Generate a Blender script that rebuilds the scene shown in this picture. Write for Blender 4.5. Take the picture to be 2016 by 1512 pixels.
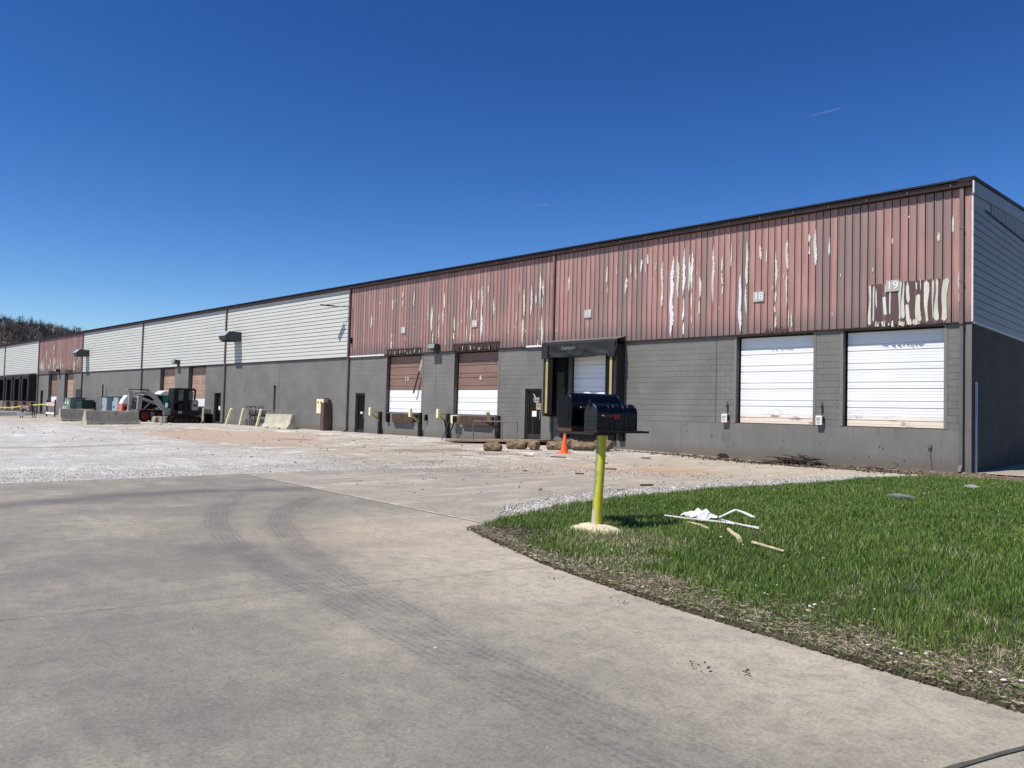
import bpy, math, random
import numpy as np
from mathutils import Vector, Matrix
random.seed(7); RNG = np.random.default_rng(7)
S = bpy.context.scene
for o in list(bpy.data.objects): bpy.data.objects.remove(o)
COL = S.collection

# ------------------------------------------------------------------ camera, sky, sun, exposure
EYE = 1.41
FW = Vector((-0.70092695, 0.71227309, 0.03699254)); RT = Vector((0.71319455, 0.70048477, 0.02597343)); UP = Vector((0.00741254, -0.04458835, 0.99897794))
cd = bpy.data.cameras.new('camera'); cam = bpy.data.objects.new('camera', cd); COL.objects.link(cam)
cd.sensor_width = 36; cd.lens = 36*1514/2016; cd.clip_start = .05; cd.clip_end = 30000
cam.matrix_world = Matrix(((RT.x, UP.x, -FW.x, 0), (RT.y, UP.y, -FW.y, 0), (RT.z, UP.z, -FW.z, EYE), (0, 0, 0, 1)))
S.camera = cam
SUNV = Vector((-.155, -.769, 1.3)).normalized()
w = bpy.data.worlds.new('World'); S.world = w; w.use_nodes = True
nt = w.node_tree; bg = nt.nodes['Background']; sky = nt.nodes.new('ShaderNodeTexSky')
sky.sky_type = 'NISHITA'; sky.sun_disc = False
sky.sun_elevation = math.asin(SUNV.z); sky.sun_rotation = math.atan2(SUNV.x, SUNV.y)
sky.air_density = 1.0; sky.dust_density = 0.0; sky.ozone_density = 4.0; sky.altitude = 300
gm_ = nt.nodes.new('ShaderNodeGamma'); gm_.inputs[1].default_value = 1.42; hs_ = nt.nodes.new('ShaderNodeHueSaturation'); hs_.inputs['Hue'].default_value = .507; hs_.inputs['Saturation'].default_value = 1.13; hs_.inputs['Value'].default_value = .62
nt.links.new(sky.outputs[0], gm_.inputs[0]); nt.links.new(gm_.outputs[0], hs_.inputs['Color']); nt.links.new(hs_.outputs[0], bg.inputs[0]); bg.inputs[1].default_value = 0.08
sl = bpy.data.lights.new('sun', 'SUN'); sl.energy = 5.0; sl.angle = math.radians(.5); sl.color = (1, .94, .845)
so = bpy.data.objects.new('sun', sl); COL.objects.link(so)
so.rotation_euler = SUNV.to_track_quat('Z', 'Y').to_euler(); so.location = SUNV*60
S.view_settings.view_transform = 'Standard'; S.view_settings.look = 'None'
S.view_settings.exposure = 0.26; S.view_settings.gamma = 1; S.view_settings.use_curve_mapping = False

# ------------------------------------------------------------------ helpers
ORI = {}
def tag(o, label=None, cat=None, group=None, kind=None):
    if label: o['label'] = label
    if cat: o['category'] = cat
    if group: o['group'] = group
    if kind: o['kind'] = kind
    return o
def thing(name, loc, label, cat, group=None):
    o = bpy.data.objects.new(name, None); COL.objects.link(o); o.location = loc; o.empty_display_size = .2
    ORI[o.name] = Vector(loc); return tag(o, label, cat, group)
def link(name, me, m, parent=None, smooth=False):
    o = bpy.data.objects.new(name, me); COL.objects.link(o)
    if m is not None and not me.materials: me.materials.append(m)
    if parent is not None: o.parent = parent; ORI[o.name] = ORI[parent.name]
    else: ORI.setdefault(o.name, Vector((0, 0, 0)))
    if smooth: me.shade_smooth()
    return o
class MB:
    def __init__(s): s.v = []; s.f = []
    def add(s, vs, fs):
        n = len(s.v); s.v += [tuple(q) for q in vs]; s.f += [tuple(n+i for i in q) for q in fs]; return s
    def box(s, x0, x1, y0, y1, z0, z1, M=None):
        vs = [(x, y, z) for x in (x0, x1) for y in (y0, y1) for z in (z0, z1)]
        if M is not None: vs = [tuple(M @ Vector(q)) for q in vs]
        return s.add(vs, [(0, 1, 3, 2), (4, 6, 7, 5), (0, 4, 5, 1), (2, 3, 7, 6), (0, 2, 6, 4), (1, 5, 7, 3)])
    def prism(s, prof, ax, a0, a1, M=None):
        n = len(prof)
        def P(a, p): return (a, p[0], p[1]) if ax == 'x' else ((p[0], a, p[1]) if ax == 'y' else (p[0], p[1], a))
        vs = [P(a0, p) for p in prof]+[P(a1, p) for p in prof]
        if M is not None: vs = [tuple(M @ Vector(q)) for q in vs]
        fs = [(i, (i+1) % n, n+(i+1) % n, n+i) for i in range(n)]+[tuple(range(n))[::-1], tuple(range(n, 2*n))]
        return s.add(vs, fs)
    def tube(s, p0, p1, r, r1=None, n=10):
        p0 = Vector(p0); p1 = Vector(p1); d = (p1-p0).normalized(); r1 = r if r1 is None else r1
        a = d.orthogonal().normalized(); b = d.cross(a)
        vs = [p0+(a*math.cos(t)+b*math.sin(t))*r for t in [2*math.pi*i/n for i in range(n)]]
        vs += [p1+(a*math.cos(t)+b*math.sin(t))*r1 for t in [2*math.pi*i/n for i in range(n)]]
        return s.add(vs, [(i, (i+1) % n, n+(i+1) % n, n+i) for i in range(n)]+[tuple(range(n))[::-1], tuple(range(n, 2*n))])
    def path(s, pts, r, n=8):
        for a, b in zip(pts[:-1], pts[1:]): s.tube(a, b, r, n=n)
        return s
    def beam(s, p0, p1, wx, wz):
        p0 = Vector(p0); p1 = Vector(p1); d = p1-p0; L = d.length; q = d.to_track_quat('X', 'Z').to_matrix().to_4x4()
        return s.box(0, L, -wx/2, wx/2, -wz/2, wz/2, Matrix.Translation(p0) @ q)
    def build(s, name, m, parent=None, bev=0, smooth=False, seg=2):
        O = ORI[parent.name] if parent is not None else Vector((0, 0, 0))
        me = bpy.data.meshes.new(name); me.from_pydata([(x-O.x, y-O.y, z-O.z) for x, y, z in s.v], [], s.f); me.update()
        o = link(name, me, m, parent)
        import bmesh
        b = bmesh.new(); b.from_mesh(me); bmesh.ops.recalc_face_normals(b, faces=b.faces); b.to_mesh(me); b.free()
        if bev:
            md = o.modifiers.new('bevel', 'BEVEL'); md.width = bev; md.segments = seg; md.limit_method = 'ANGLE'; md.angle_limit = math.radians(40)
            me.shade_smooth(); me.set_sharp_from_angle(angle=math.radians(40)) if hasattr(me, 'set_sharp_from_angle') else None
        elif smooth:
            me.shade_smooth(); me.set_sharp_from_angle(angle=math.radians(40)) if hasattr(me, 'set_sharp_from_angle') else None
        return o
def npmesh(name, V, F, m, attrs=None, smooth=False):
    me = bpy.data.meshes.new(name); n = len(V); k = F.shape[1]
    me.vertices.add(n); me.vertices.foreach_set('co', V.astype(np.float32).ravel())
    me.loops.add(F.size); me.loops.foreach_set('vertex_index', F.astype(np.int32).ravel())
    me.polygons.add(len(F)); me.polygons.foreach_set('loop_start', np.arange(0, F.size, k, dtype=np.int32))
    if smooth: me.polygons.foreach_set('use_smooth', np.ones(len(F), bool))
    me.update(calc_edges=True)
    for an, (typ, arr) in (attrs or {}).items():
        a = me.attributes.new(an, typ, 'POINT')
        a.data.foreach_set('value' if typ == 'FLOAT' else 'color', arr.astype(np.float32).ravel())
    return link(name, me, m)
def sstep(a, b, x): t = np.clip((x-a)/(b-a), 0, 1); return t*t*(3-2*t)
def vnoise(x, y, s, seed=0):
    x = np.asarray(x)/s; y = np.asarray(y)/s
    def h(i, j):
        t = np.sin(i*127.1+j*311.7+seed*74.7)*43758.5453; return t-np.floor(t)
    i = np.floor(x); j = np.floor(y); u = x-i; v = y-j; u = u*u*(3-2*u); v = v*v*(3-2*v)
    return (h(i, j)*(1-u)+h(i+1, j)*u)*(1-v)+(h(i, j+1)*(1-u)+h(i+1, j+1)*u)*v
def fbm(x, y, s, seed=0): return .5*vnoise(x, y, s, seed)+.3*vnoise(x, y, s/2.3, seed+1)+.2*vnoise(x, y, s/5.1, seed+2)
def gz(x, y):          # the lot swells a little towards the wall
    return .09*sstep(16, 22.5, y)*sstep(-11, -16, x)-.22*sstep(-70, -84, x)
def pdist(X, Y, pts):
    d = np.full(np.shape(X), 1e9)
    for (ax, ay), (bx, by) in zip(pts[:-1], pts[1:]):
        vx, vy = bx-ax, by-ay; t = np.clip(((X-ax)*vx+(Y-ay)*vy)/(vx*vx+vy*vy), 0, 1)
        d = np.minimum(d, np.hypot(X-ax-t*vx, Y-ay-t*vy))
    return d
def inpoly(X, Y, P):
    r = np.zeros(np.shape(X), bool); n = len(P)
    for i in range(n):
        x0, y0 = P[i]; x1, y1 = P[(i+1) % n]
        c = ((y0 > Y) != (y1 > Y)) & (X < (x1-x0)*(Y-y0)/((y1-y0) if y1 != y0 else 1e-9)+x0); r ^= c
    return r

# ------------------------------------------------------------------ materials
class NG:
    def __init__(s, name):
        s.m = bpy.data.materials.new(name); s.m.use_nodes = True; s.t = s.m.node_tree; s.p = s.t.nodes['Principled BSDF']; s.pos = s.N('ShaderNodeNewGeometry').outputs['Position']
    def N(s, t, **k):
        n = s.t.nodes.new(t)
        for a, b in k.items(): setattr(n, a, b)
        return n
    def L(s, a, b): s.t.links.new(a, b)
    def noise(s, scale, detail=3, rough=.6, stretch=(1, 1, 1), dist=0):
        mp = s.N('ShaderNodeMapping'); mp.inputs['Scale'].default_value = stretch; s.L(s.pos, mp.inputs['Vector'])
        n = s.N('ShaderNodeTexNoise'); n.inputs['Scale'].default_value = scale; n.inputs['Detail'].default_value = detail
        n.inputs['Roughness'].default_value = rough; n.inputs['Distortion'].default_value = dist; s.L(mp.outputs[0], n.inputs['Vector']); return n.outputs[0]
    def rng(s, v, a, b, c=0, d=1, smooth=True):
        n = s.N('ShaderNodeMapRange'); n.interpolation_type = 'SMOOTHSTEP' if smooth else 'LINEAR'
        for i, q in zip(('From Min', 'From Max', 'To Min', 'To Max'), (a, b, c, d)): n.inputs[i].default_value = q
        s.L(v, n.inputs['Value']); return n.outputs['Result']
    def mix(s, f, a, b, typ='MIX'):
        n = s.N('ShaderNodeMix', data_type='RGBA', blend_type=typ)
        for i, q in ((0, f), (6, a), (7, b)):
            if hasattr(q, 'is_output'): s.L(q, n.inputs[i])
            else: n.inputs[i].default_value = q if i == 0 else tuple(q)+((1,) if len(q) == 3 else ())
        return n.outputs[2]
    def math(s, op, a, b=0.5):
        n = s.N('ShaderNodeMath', operation=op)
        for i, q in enumerate((a, b)):
            if hasattr(q, 'is_output'): s.L(q, n.inputs[i])
            else: n.inputs[i].default_value = q
        return n.outputs[0]
    def attr(s, nm, out=2):
        n = s.N('ShaderNodeAttribute', attribute_name=nm); return n.outputs[out]
    def rnd(s): return s.N('ShaderNodeObjectInfo').outputs['Random']
    def z(s):
        n = s.N('ShaderNodeSeparateXYZ'); s.L(s.pos, n.inputs[0]); return n.outputs[2]
    def out(s, col, rough=.7, bump=None, bstr=.2, bdist=.01, metal=0, spec=.4):
        if hasattr(col, 'is_output'): s.L(col, s.p.inputs['Base Color'])
        else: s.p.inputs['Base Color'].default_value = tuple(col)+(1,)
        if hasattr(rough, 'is_output'): s.L(rough, s.p.inputs['Roughness'])
        else: s.p.inputs['Roughness'].default_value = rough
        s.p.inputs['Metallic'].default_value = metal; s.p.inputs['Specular IOR Level'].default_value = spec
        if bump is not None:
            b = s.N('ShaderNodeBump'); b.inputs['Strength'].default_value = bstr; b.inputs['Distance'].default_value = bdist
            s.L(bump, b.inputs['Height']); s.L(b.outputs[0], s.p.inputs['Normal'])
        return s.m
def sc(c, k): return tuple(min(1, q*k) for q in c)
def mat(name, c, rough=.65, var=.15, scale=3, stretch=(1, 1, 1), bump=.15, bscale=80, metal=0, spec=.35, rnd=0, dirt=None, dz=None):
    g = NG(name); a = g.noise(scale, 4, .62, stretch); b = g.noise(scale*9, 3, .6, stretch)
    col = g.mix(g.rng(a, .3, .7), sc(c, 1-var), sc(c, 1+var)); col = g.mix(g.rng(b, .35, .75, 0, var*1.6), col, sc(c, .72))
    if rnd: col = g.mix(g.rng(g.rnd(), 0, 1, 0, rnd, False), col, sc(c, .55))
    if dirt: col = g.mix(g.rng(g.noise(scale*2.5, 6, .7, stretch), .56, .7, 0, dirt[3]), col, dirt[:3])
    if dz:   # splash dirt close to the ground
        z = g.math('ADD', g.z(), g.math('MULTIPLY', a, -.25)); col = g.mix(g.rng(z, dz[0], dz[1], dz[2], 0), col, (.13, .11, .085))
    r = g.rng(b, .3, .7, max(0, rough-.1), min(1, rough+.1))
    return g.out(col, r, g.noise(bscale, 3), bump, .01, metal, spec)
K = {}
K['block'] = mat('block_paint', (.168, .163, .150), .62, .12, .8, bump=.6, bscale=40, dirt=(.205, .198, .182, .45))
K['block2'] = mat('dock_wall_paint', (.170, .165, .153), .6, .12, .9, (1, 1, .3), bump=.45, bscale=30, dirt=(.115, .105, .09, .6), dz=(.0, .42, .75))
K['chip'] = mat('chipped_concrete', (.07, .065, .06), .9)
K['backing'] = mat('wall_sheathing', (.03, .028, .028), .9)
K['mortar'] = mat('painted_mortar', (.125, .12, .112), .8)
K['wsid'] = mat('white_siding', (.525, .53, .485), .45, .035, 1.2, (.3, 1, 1), bump=.06, bscale=20, rnd=.04, dirt=(.42, .41, .37, .18))
K['wgirt'] = mat('siding_lap', (.12, .12, .115), .8)
K['trimw'] = mat('white_trim', (.72, .70, .68), .5, .08, 2, dirt=(.4, .33, .28, .5))
K['brown'] = mat('brown_gutter', (.034, .020, .017), .55, .2, 2, spec=.25)
K['down'] = mat('brown_downspout', (.19, .125, .12), .5, .15, 1.5)
K['downg'] = mat('grey_downspout', (.13, .125, .12), .5, .15, 1.5)
K['roof'] = mat('roof_metal', (.02, .02, .025), .6, spec=.2)
K['door_w'] = mat('white_door_paint', (.80, .81, .82), .45, .03, 1.2, bump=.05, dirt=(.66, .65, .62, .15))
def dirty_door():
    g = NG('smudged_white_door_paint'); n1 = g.noise(1.7, 5, .7, (.6, 1, 2.2)); n2 = g.noise(9, 5, .7, (.5, 1, 2.5)); z = g.math('ADD', g.z(), g.math('MULTIPLY', n2, -.16))
    c = g.mix(g.rng(z, 1.27, 1.62, .75, 0), (.80, .81, .82), (.74, .60, .42)); f = g.math('MULTIPLY', g.rng(z, 1.45, 1.75, 1, 0), g.rng(n1, .5, .66)); c = g.mix(f, c, (.12, .08, .055)); return g.out(c, .5, n2, .05)
K['door_wd'] = dirty_door()
K['door_b'] = mat('brown_door_paint', (.235, .145, .115), .55, .12, 1.2, (.5, 1, 2), bump=.06, dirt=(.22, .13, .10, .5))
K['door_o'] = mat('faded_tan_door_paint', (.40, .27, .20), .6, .15, 1.2, dirt=(.35, .12, .06, .6))
K['white'] = mat('white_paint', (.78, .78, .76), .4, .04)
K['blackr'] = mat('black_rubber', (.008, .008, .008), .85, .3, 8, spec=.15)
K['shelt'] = mat('dock_shelter_fabric', (.020, .022, .023), .6, .35, 3, bump=.8, bscale=6, spec=.3)
K['yel'] = mat('faded_yellow_paint', (.42, .34, .13), .6, .15, 4, dirt=(.28, .2, .08, .7))
K['cream'] = mat('cream_yellow_paint', (.74, .69, .42), .6, .08, 5, dirt=(.4, .33, .2, .5))
K['post'] = None
K['steel'] = mat('dark_steel', (.04, .04, .042), .5, .3, 6, metal=.3)
K['rust'] = mat('rusty_steel', (.075, .042, .032), .8, .35, 5, dirt=(.14, .06, .03, .6))
K['rustplate'] = mat('rusty_ramp_plate', (.27, .185, .13), .8, .15, 1.5, dirt=(.2, .11, .06, .6))
K['pipe'] = mat('grey_pipe', (.14, .14, .14), .5, .2, 6)
K['conc'] = mat('barrier_concrete', (.42, .39, .30), .85, .2, 2.5, bump=.6, bscale=25, dirt=(.18, .165, .13, .7))
K['concd'] = mat('weathered_barrier_concrete', (.47, .425, .33), .85, .2, 1.5, (1, 1, .5), bump=.6, bscale=25, dirt=(.16, .155, .14, .7))
K['foot'] = mat('cream_footing_concrete', (.56, .50, .36), .9, .15, 12, bump=1, bscale=40)
K['cone'] = mat('orange_cone_plastic', (.78, .13, .035), .5, .08, 6, dirt=(.5, .1, .04, .4))
K['log'] = mat('log_bark', (.20, .145, .085), .95, .6, 6, bump=1, bscale=22, dirt=(.42, .36, .27, .9))
K['logend'] = mat('log_end', (.22, .13, .06), .95, .4, 20, bump=1, bscale=50)
K['mbox'] = mat('navy_mailbox_enamel', (.0015, .0025, .0065), .28, .2, 5, bump=.0, spec=.22)
K['mdoor'] = mat('dark_grey_mailbox_door', (.014, .016, .019), .42, .15, 12, bump=.02, spec=.4)
K['mblk'] = mat('black_mailbox_enamel', (.0015, .002, .004), .3, .2, 5, bump=.0, spec=.25)
K['red'] = mat('red_plastic_flag', (.32, .012, .012), .4)
K['wood'] = mat('weathered_wood', (.10, .05, .04), .85, .3, 10, (1, 6, 1))
K['woodd'] = mat('dark_wet_wood', (.03, .022, .018), .8, .4, 10)
K['woodl'] = mat('split_pale_wood', (.50, .42, .28), .85, .3, 14, dirt=(.2, .14, .08, .8))
K['teal'] = mat('teal_toilet_plastic', (.0, .19, .19), .4, .1, 3)
K['glass'] = mat('dark_window_glass', (.004, .0045, .005), .12, .1, 3, bump=0, spec=.18)
K['cabglass'] = mat('green_tinted_cab_glass', (.006, .014, .012), .12, .2, 3, bump=0, spec=.4)
K['mach'] = mat('machine_grey_paint', (.33, .32, .31), .45, .12, 5, dirt=(.2, .17, .14, .5))
K['machw'] = mat('machine_white_paint', (.70, .70, .68), .45, .08, 5, dirt=(.35, .3, .25, .4))
K['machb'] = mat('machine_black_paint', (.007, .0075, .009), .5, .3, 5, spec=.25)
K['mred'] = mat('red_wheel_paint', (.13, .008, .008), .5, .25, 8)
K['mredl'] = mat('faded_red_paint', (.62, .16, .13), .5, .15, 8)
K['bucket'] = mat('dusty_bucket_steel', (.30, .26, .22), .7, .25, 8)
K['green'] = mat('dark_green_cabinet_paint', (.02, .05, .045), .5, .15, 4)
K['greenl'] = mat('sage_green_cabinet_paint', (.19, .25, .22), .5, .1, 4)
K['bgrey'] = mat('blue_grey_cabinet_paint', (.30, .37, .40), .5, .08, 4)
K['maroon'] = mat('maroon_cabinet_paint', (.11, .065, .06), .5, .15, 3, dirt=(.16, .08, .05, .5))
K['dark'] = mat('dark_door_frame', (.035, .032, .032), .45, .2, 6)
K['hood'] = mat('galvanised_hood', (.42, .45, .47), .4, .1, 3, metal=.3)
K['lampm'] = mat('bronze_lamp_housing', (.05, .05, .045), .45, .15, 4)
K['lens'] = mat('lamp_lens', (.25, .29, .28), .15, .1, 4, spec=.8)
K['slate'] = mat('grey_slab_fragment', (.16, .165, .17), .8)
K['tape'] = mat('yellow_caution_tape', (.62, .58, .12), .5)
K['plate'] = mat('number_plate', (.40, .395, .37), .6, .05)
K['paper'] = mat('paper_notice', (.75, .78, .80), .8, .03)
K['paperb'] = mat('brown_paper_notice', (.40, .31, .22), .8, .06)
K['brassy'] = mat('bare_metal_cream', (.57, .57, .47), .6, .14, 4, (1, 1, .3), bump=.1, dirt=(.45, .42, .33, .45))
K['bareblue'] = mat('bare_metal_blue_white', (.66, .68, .72), .5, .06, 4, (1, 1, .3), bump=.1)
K['baregreen'] = mat('bare_metal_pale_green', (.56, .64, .56), .5, .08, 4, (1, 1, .3), bump=.1)
K['flake'] = mat('curled_dark_flake', (.05, .035, .035), .8, .4, 9)
K['orange'] = mat('orange_barricade_sheeting', (.72, .22, .10), .5)
K['film'] = mat('plastic_film', (.78, .78, .80), .35, .05, 8)

def red_siding():
    g = NG('peeling_red_siding'); r = g.rnd()
    n1 = g.noise(1.6, 5, .65, (3, 1, .35)); n2 = g.noise(7, 4, .6, (5, 1, .18)); n3 = g.noise(.7, 3, .5)
    a = g.mix(g.rng(n1, .3, .7), (.32, .175, .155), (.42, .245, .215))
    a = g.mix(g.rng(g.math('ADD', g.math('MULTIPLY', r, .75), g.math('MULTIPLY', n3, .55)), .50, 1.05), a, (.235, .165, .155))
    a = g.mix(g.rng(n2, .52, .8, 0, .35), a, (.42, .25, .22))
    a = g.mix(g.rng(n2, .2, .42, .35, 0), a, (.14, .08, .08))
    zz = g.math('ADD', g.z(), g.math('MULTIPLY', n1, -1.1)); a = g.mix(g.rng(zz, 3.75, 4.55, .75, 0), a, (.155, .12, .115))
    pk = g.rng(g.noise(9, 8, .75, (2.2, 1, .28)), .672, .69); a = g.mix(g.math('MULTIPLY', pk, g.rng(n3, .42, .62)), a, (.58, .55, .47))
    return g.out(a, .6, n2, .15, .01)
K['rsid'] = red_siding()
K['rsidd'] = mat('dark_maroon_siding', (.105, .060, .062), .6, .12, 2, (3, 1, .4))
def concrete(name, A, B, C):
    g = NG(name)
    n1 = g.noise(.35, 5, .6); n2 = g.noise(1.6, 6, .7); n3 = g.noise(9, 6, .8, (1, 1, 1)); n4 = g.noise(45, 5, .85)
    wear = g.attr('wear'); tan = g.attr('tan'); st = g.attr('stain'); pale = g.attr('pale')
    c = g.mix(g.rng(n1, .3, .72), A, B); c = g.mix(g.rng(g.noise(.55, 6, .7), .46, .62, 0, .35), c, C); c = g.mix(tan, c, C)
    c = g.mix(g.rng(n2, .36, .62, .26, 0), c, (.09, .085, .085)); c = g.mix(g.rng(n2, .55, .8, 0, .16), c, (.42, .36, .30))
    c = g.mix(g.math('MULTIPLY', wear, g.rng(g.noise(5, 5, .8), .25, .6, .6, 1)), c, (.082, .08, .088))
    td, ts = g.attr('td'), g.attr('ts')
    rib = g.rng(g.math('SINE', g.math('MULTIPLY', td, 118)), -.5, .7, .25, 1); lug = g.rng(g.math('SINE', g.math('ADD', g.math('MULTIPLY', ts, 2850), g.math('MULTIPLY', td, 60))), -.4, .6, .45, 1)
    tm = g.math('MULTIPLY', g.math('MULTIPLY', g.rng(td, .13, .19, 1, 0), rib), g.math('MULTIPLY', lug, g.rng(g.noise(2.5, 5, .7), .3, .62, .1, 1)))
    if name.startswith('worn'): c = g.mix(g.math('MULTIPLY', tm, .55), c, (.08, .075, .08))
    c = g.mix(g.rng(n3, .36, .56, .34, 0), c, (.1, .095, .09)); c = g.mix(g.rng(n4, .34, .54, .5, 0), c, (.09, .085, .08)); c = g.mix(g.rng(n4, .5, .7, 0, .2), c, (.48, .45, .40))
    c = g.mix(g.math('MULTIPLY', st, g.rng(n2, .3, .6)), c, (.42, .22, .10))
    gm = g.rng(g.math('ADD', pale, g.math('MULTIPLY', g.math('SUBTRACT', g.noise(4.5, 7, .75), .5), 1.3)), .45, .62)
    v = g.N('ShaderNodeTexVoronoi'); v.inputs['Scale'].default_value = 34; g.L(g.pos, v.inputs['Vector'])
    gr = g.mix(g.rng(v.outputs['Distance'], 0, .75), (.68, .65, .58), (.34, .31, .27))
    c = g.mix(g.rng(g.noise(1.1, 6, .75, (2.2, .35, 1)), .5, .66, 0, .45 if name.startswith('pale') else .0), c, (.56, .52, .44)); c = g.mix(gm, c, gr)
    return g.out(c, .8, g.math('ADD', g.math('MULTIPLY', n3, .6), g.math('MULTIPLY', n4, .7)), .35, .006, 0, .3)
K['road'] = concrete('worn_road_concrete', (.215, .203, .170), (.30, .272, .222), (.50, .45, .355))
K['lot'] = concrete('pale_lot_concrete', (.35, .315, .265), (.43, .39, .33), (.52, .45, .33))
def gravel():
    g = NG('crushed_white_gravel')
    v = g.N('ShaderNodeTexVoronoi'); v.inputs['Scale'].default_value = 26; g.L(g.pos, v.inputs['Vector'])
    n1 = g.noise(.22, 6, .68); n2 = g.noise(2.2, 6, .75); n3 = g.noise(40, 3, .8)
    c = g.mix(g.rng(n1, .35, .66), (.50, .475, .43), (.64, .63, .61))
    c = g.mix(g.rng(g.noise(.5, 7, .75, (1, .4, 1)), .52, .68, 0, .65), c, (.25, .215, .17))
    c = g.mix(g.rng(g.noise(.9, 7, .78, (.25, 1.6, 1)), .5, .64, 0, .7), c, (.36, .32, .26)); c = g.mix(g.attr('clean'), c, (.60, .605, .615))
    c = g.mix(g.rng(g.noise(1.4, 7, .78, (1.5, .22, 1)), .52, .64, 0, .5), c, (.33, .31, .285))
    c = g.mix(g.rng(n2, .34, .5, .45, 0), c, (.19, .175, .15)); c = g.mix(g.rng(v.outputs['Distance'], .25, .75, 0, .5), c, (.16, .15, .135))
    c = g.mix(g.rng(n3, .35, .5, .4, 0), c, (.14, .13, .12))
    dn = g.noise(.8, 9, .8); dl = g.noise(.55, 9, .82, (1.6, .5, 1), .6)
    c = g.mix(g.math('MULTIPLY', g.attr('dirty'), g.rng(dn, .40, .56, .15, 1)), c, (.35, .30, .23)); c = g.mix(g.math('MULTIPLY', g.attr('dirty'), g.rng(dl, .53, .60, 0, .85)), c, (.17, .15, .125))
    c = g.mix(g.rng(g.noise(.7, 9, .8, (.7, 1.3, 1), .8), .52, .60, 0, .8), c, (.64, .62, .58))
    c = g.mix(g.rng(g.noise(.16, 9, .78, (1.3, .45, 1)), .5, .58, 0, .35), c, (.37, .33, .265))
    c = g.mix(g.attr('brown'), c, (.40, .31, .25)); c = g.mix(g.attr('wear'), c, (.19, .155, .125))
    return g.out(c, .95, g.math('ADD', v.outputs['Distance'], n3), .7, .02, 0, .2)
K['gravel'] = gravel()
K['ground'] = mat('dusty_ground', (.33, .29, .225), .95, .2, .4, bump=.6, bscale=20, dirt=(.2, .17, .12, .6))
K['soil'] = mat('lawn_soil', (.060, .052, .030), .95, .35, 3, bump=1, bscale=30, dirt=(.15, .125, .085, .5))
K['seal'] = mat('joint_sealant', (.075, .07, .062), .8, .3, 9)
K['sealp'] = mat('pale_joint_filler', (.66, .62, .55), .85, .2, 9, dirt=(.3, .27, .22, .4))
def stone():
    g = NG('gravel_stone'); c = g.mix(g.attr('tone'), (.16, .15, .135), (.60, .58, .54)); return g.out(c, .9, g.noise(60), .2)
K['stone'] = stone()
def blade():
    g = NG('grass_blade'); c = g.attr('bcol', 0); m = g.out(c, .5, spec=.35)
    tr = g.N('ShaderNodeBsdfTranslucent'); g.L(c, tr.inputs[0]); mx = g.N('ShaderNodeMixShader'); mx.inputs[0].default_value = .3
    g.L(g.p.outputs[0], mx.inputs[1]); g.L(tr.outputs[0], mx.inputs[2]); g.L(mx.outputs[0], g.t.nodes['Material Output'].inputs[0]); return m
K['blade'] = blade()
K['panel'] = mat('green_grey_cab_pane', (.07, .12, .10), .15, .3, 3, bump=0, spec=.5)
K['twig'] = mat('bare_tree_bark', (.115, .098, .088), .9, .3, .05)
K['hill'] = mat('wooded_hill_litter', (.075, .06, .05), .95, .3, .03)
def contrail():
    g = NG('ice_crystal_trail'); m = g.out((.8, .8, .8), 1)
    t = g.N('ShaderNodeBsdfTransparent'); mx = g.N('ShaderNodeMixShader'); g.L(g.attr('fade'), mx.inputs[0])
    g.L(t.outputs[0], mx.inputs[1]); g.L(g.p.outputs[0], mx.inputs[2]); g.L(mx.outputs[0], g.t.nodes['Material Output'].inputs[0]); return m
K['trail'] = contrail()

_tm = {}
def textobj(s, size, m, parent, loc, rot, name='lettering', ext=.002, wid=1.0):
    cu = bpy.data.curves.new('t', 'FONT'); cu.body = s; cu.size = size; cu.extrude = ext; cu.align_x = 'CENTER'; cu.align_y = 'CENTER'
    o = bpy.data.objects.new('t', cu); COL.objects.link(o)
    me = bpy.data.meshes.new_from_object(o.evaluated_get(bpy.context.evaluated_depsgraph_get())); bpy.data.objects.remove(o)
    me.materials.clear(); t = link(name, me, m, parent); O = ORI[parent.name]
    t.location = (loc[0]-O.x, loc[1]-O.y, loc[2]-O.z); t.rotation_euler = rot; t.scale = (wid, 1, 1); return t
FRONT = (math.pi/2, 0, 0)      # reads from -Y
# ------------------------------------------------------------------ ground
def sheet(name, xs, ys, zf, m, attrs=None):
    X, Y = np.meshgrid(xs, ys, indexing='ij'); nx, ny = X.shape
    Z = zf(X, Y); V = np.stack([X, Y, Z], -1).reshape(-1, 3); i = np.arange(nx-1)[:, None]*ny+np.arange(ny-1)[None]
    F = np.stack([i, i+ny, i+ny+1, i+1], -1).reshape(-1, 4)
    A = {k: ('FLOAT', np.clip(f(X, Y), 0, 1)) for k, f in (attrs or {}).items()}
    o = npmesh(name, V, F, m, A, True); o['kind'] = 'structure'; return o
YW = 24.17; XC = -5.87
def T1(y): return 7.23-.128*0+0*y
def jy(x): return 6.72-.095*(x+6.76)      # the long joint between road apron and lot slab
rx = np.concatenate([np.linspace(-15.1, -11, 52)[:-1], np.linspace(-11, 0.4, 190), np.array([2, 5, 10, 20, 60])])
v = np.concatenate([np.array([-16, -8, -4, -2]), np.linspace(-1, 7.56, 143)])
TR = [[(-12.3, 6.4), (-11.6, 5.7), (-10.26, 4.76), (-8.9, 4.1), (-7.54, 3.67), (-6.0, 3.35), (-4.58, 3.15), (-2.71, 2.85), (0, 2.5)],
      [(-10.6, 6.4), (-9.6, 5.35), (-8.54, 4.73), (-7.4, 4.25), (-6.35, 3.89), (-4.7, 3.45), (-3.29, 3.1), (-1, 2.8)]]
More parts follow.
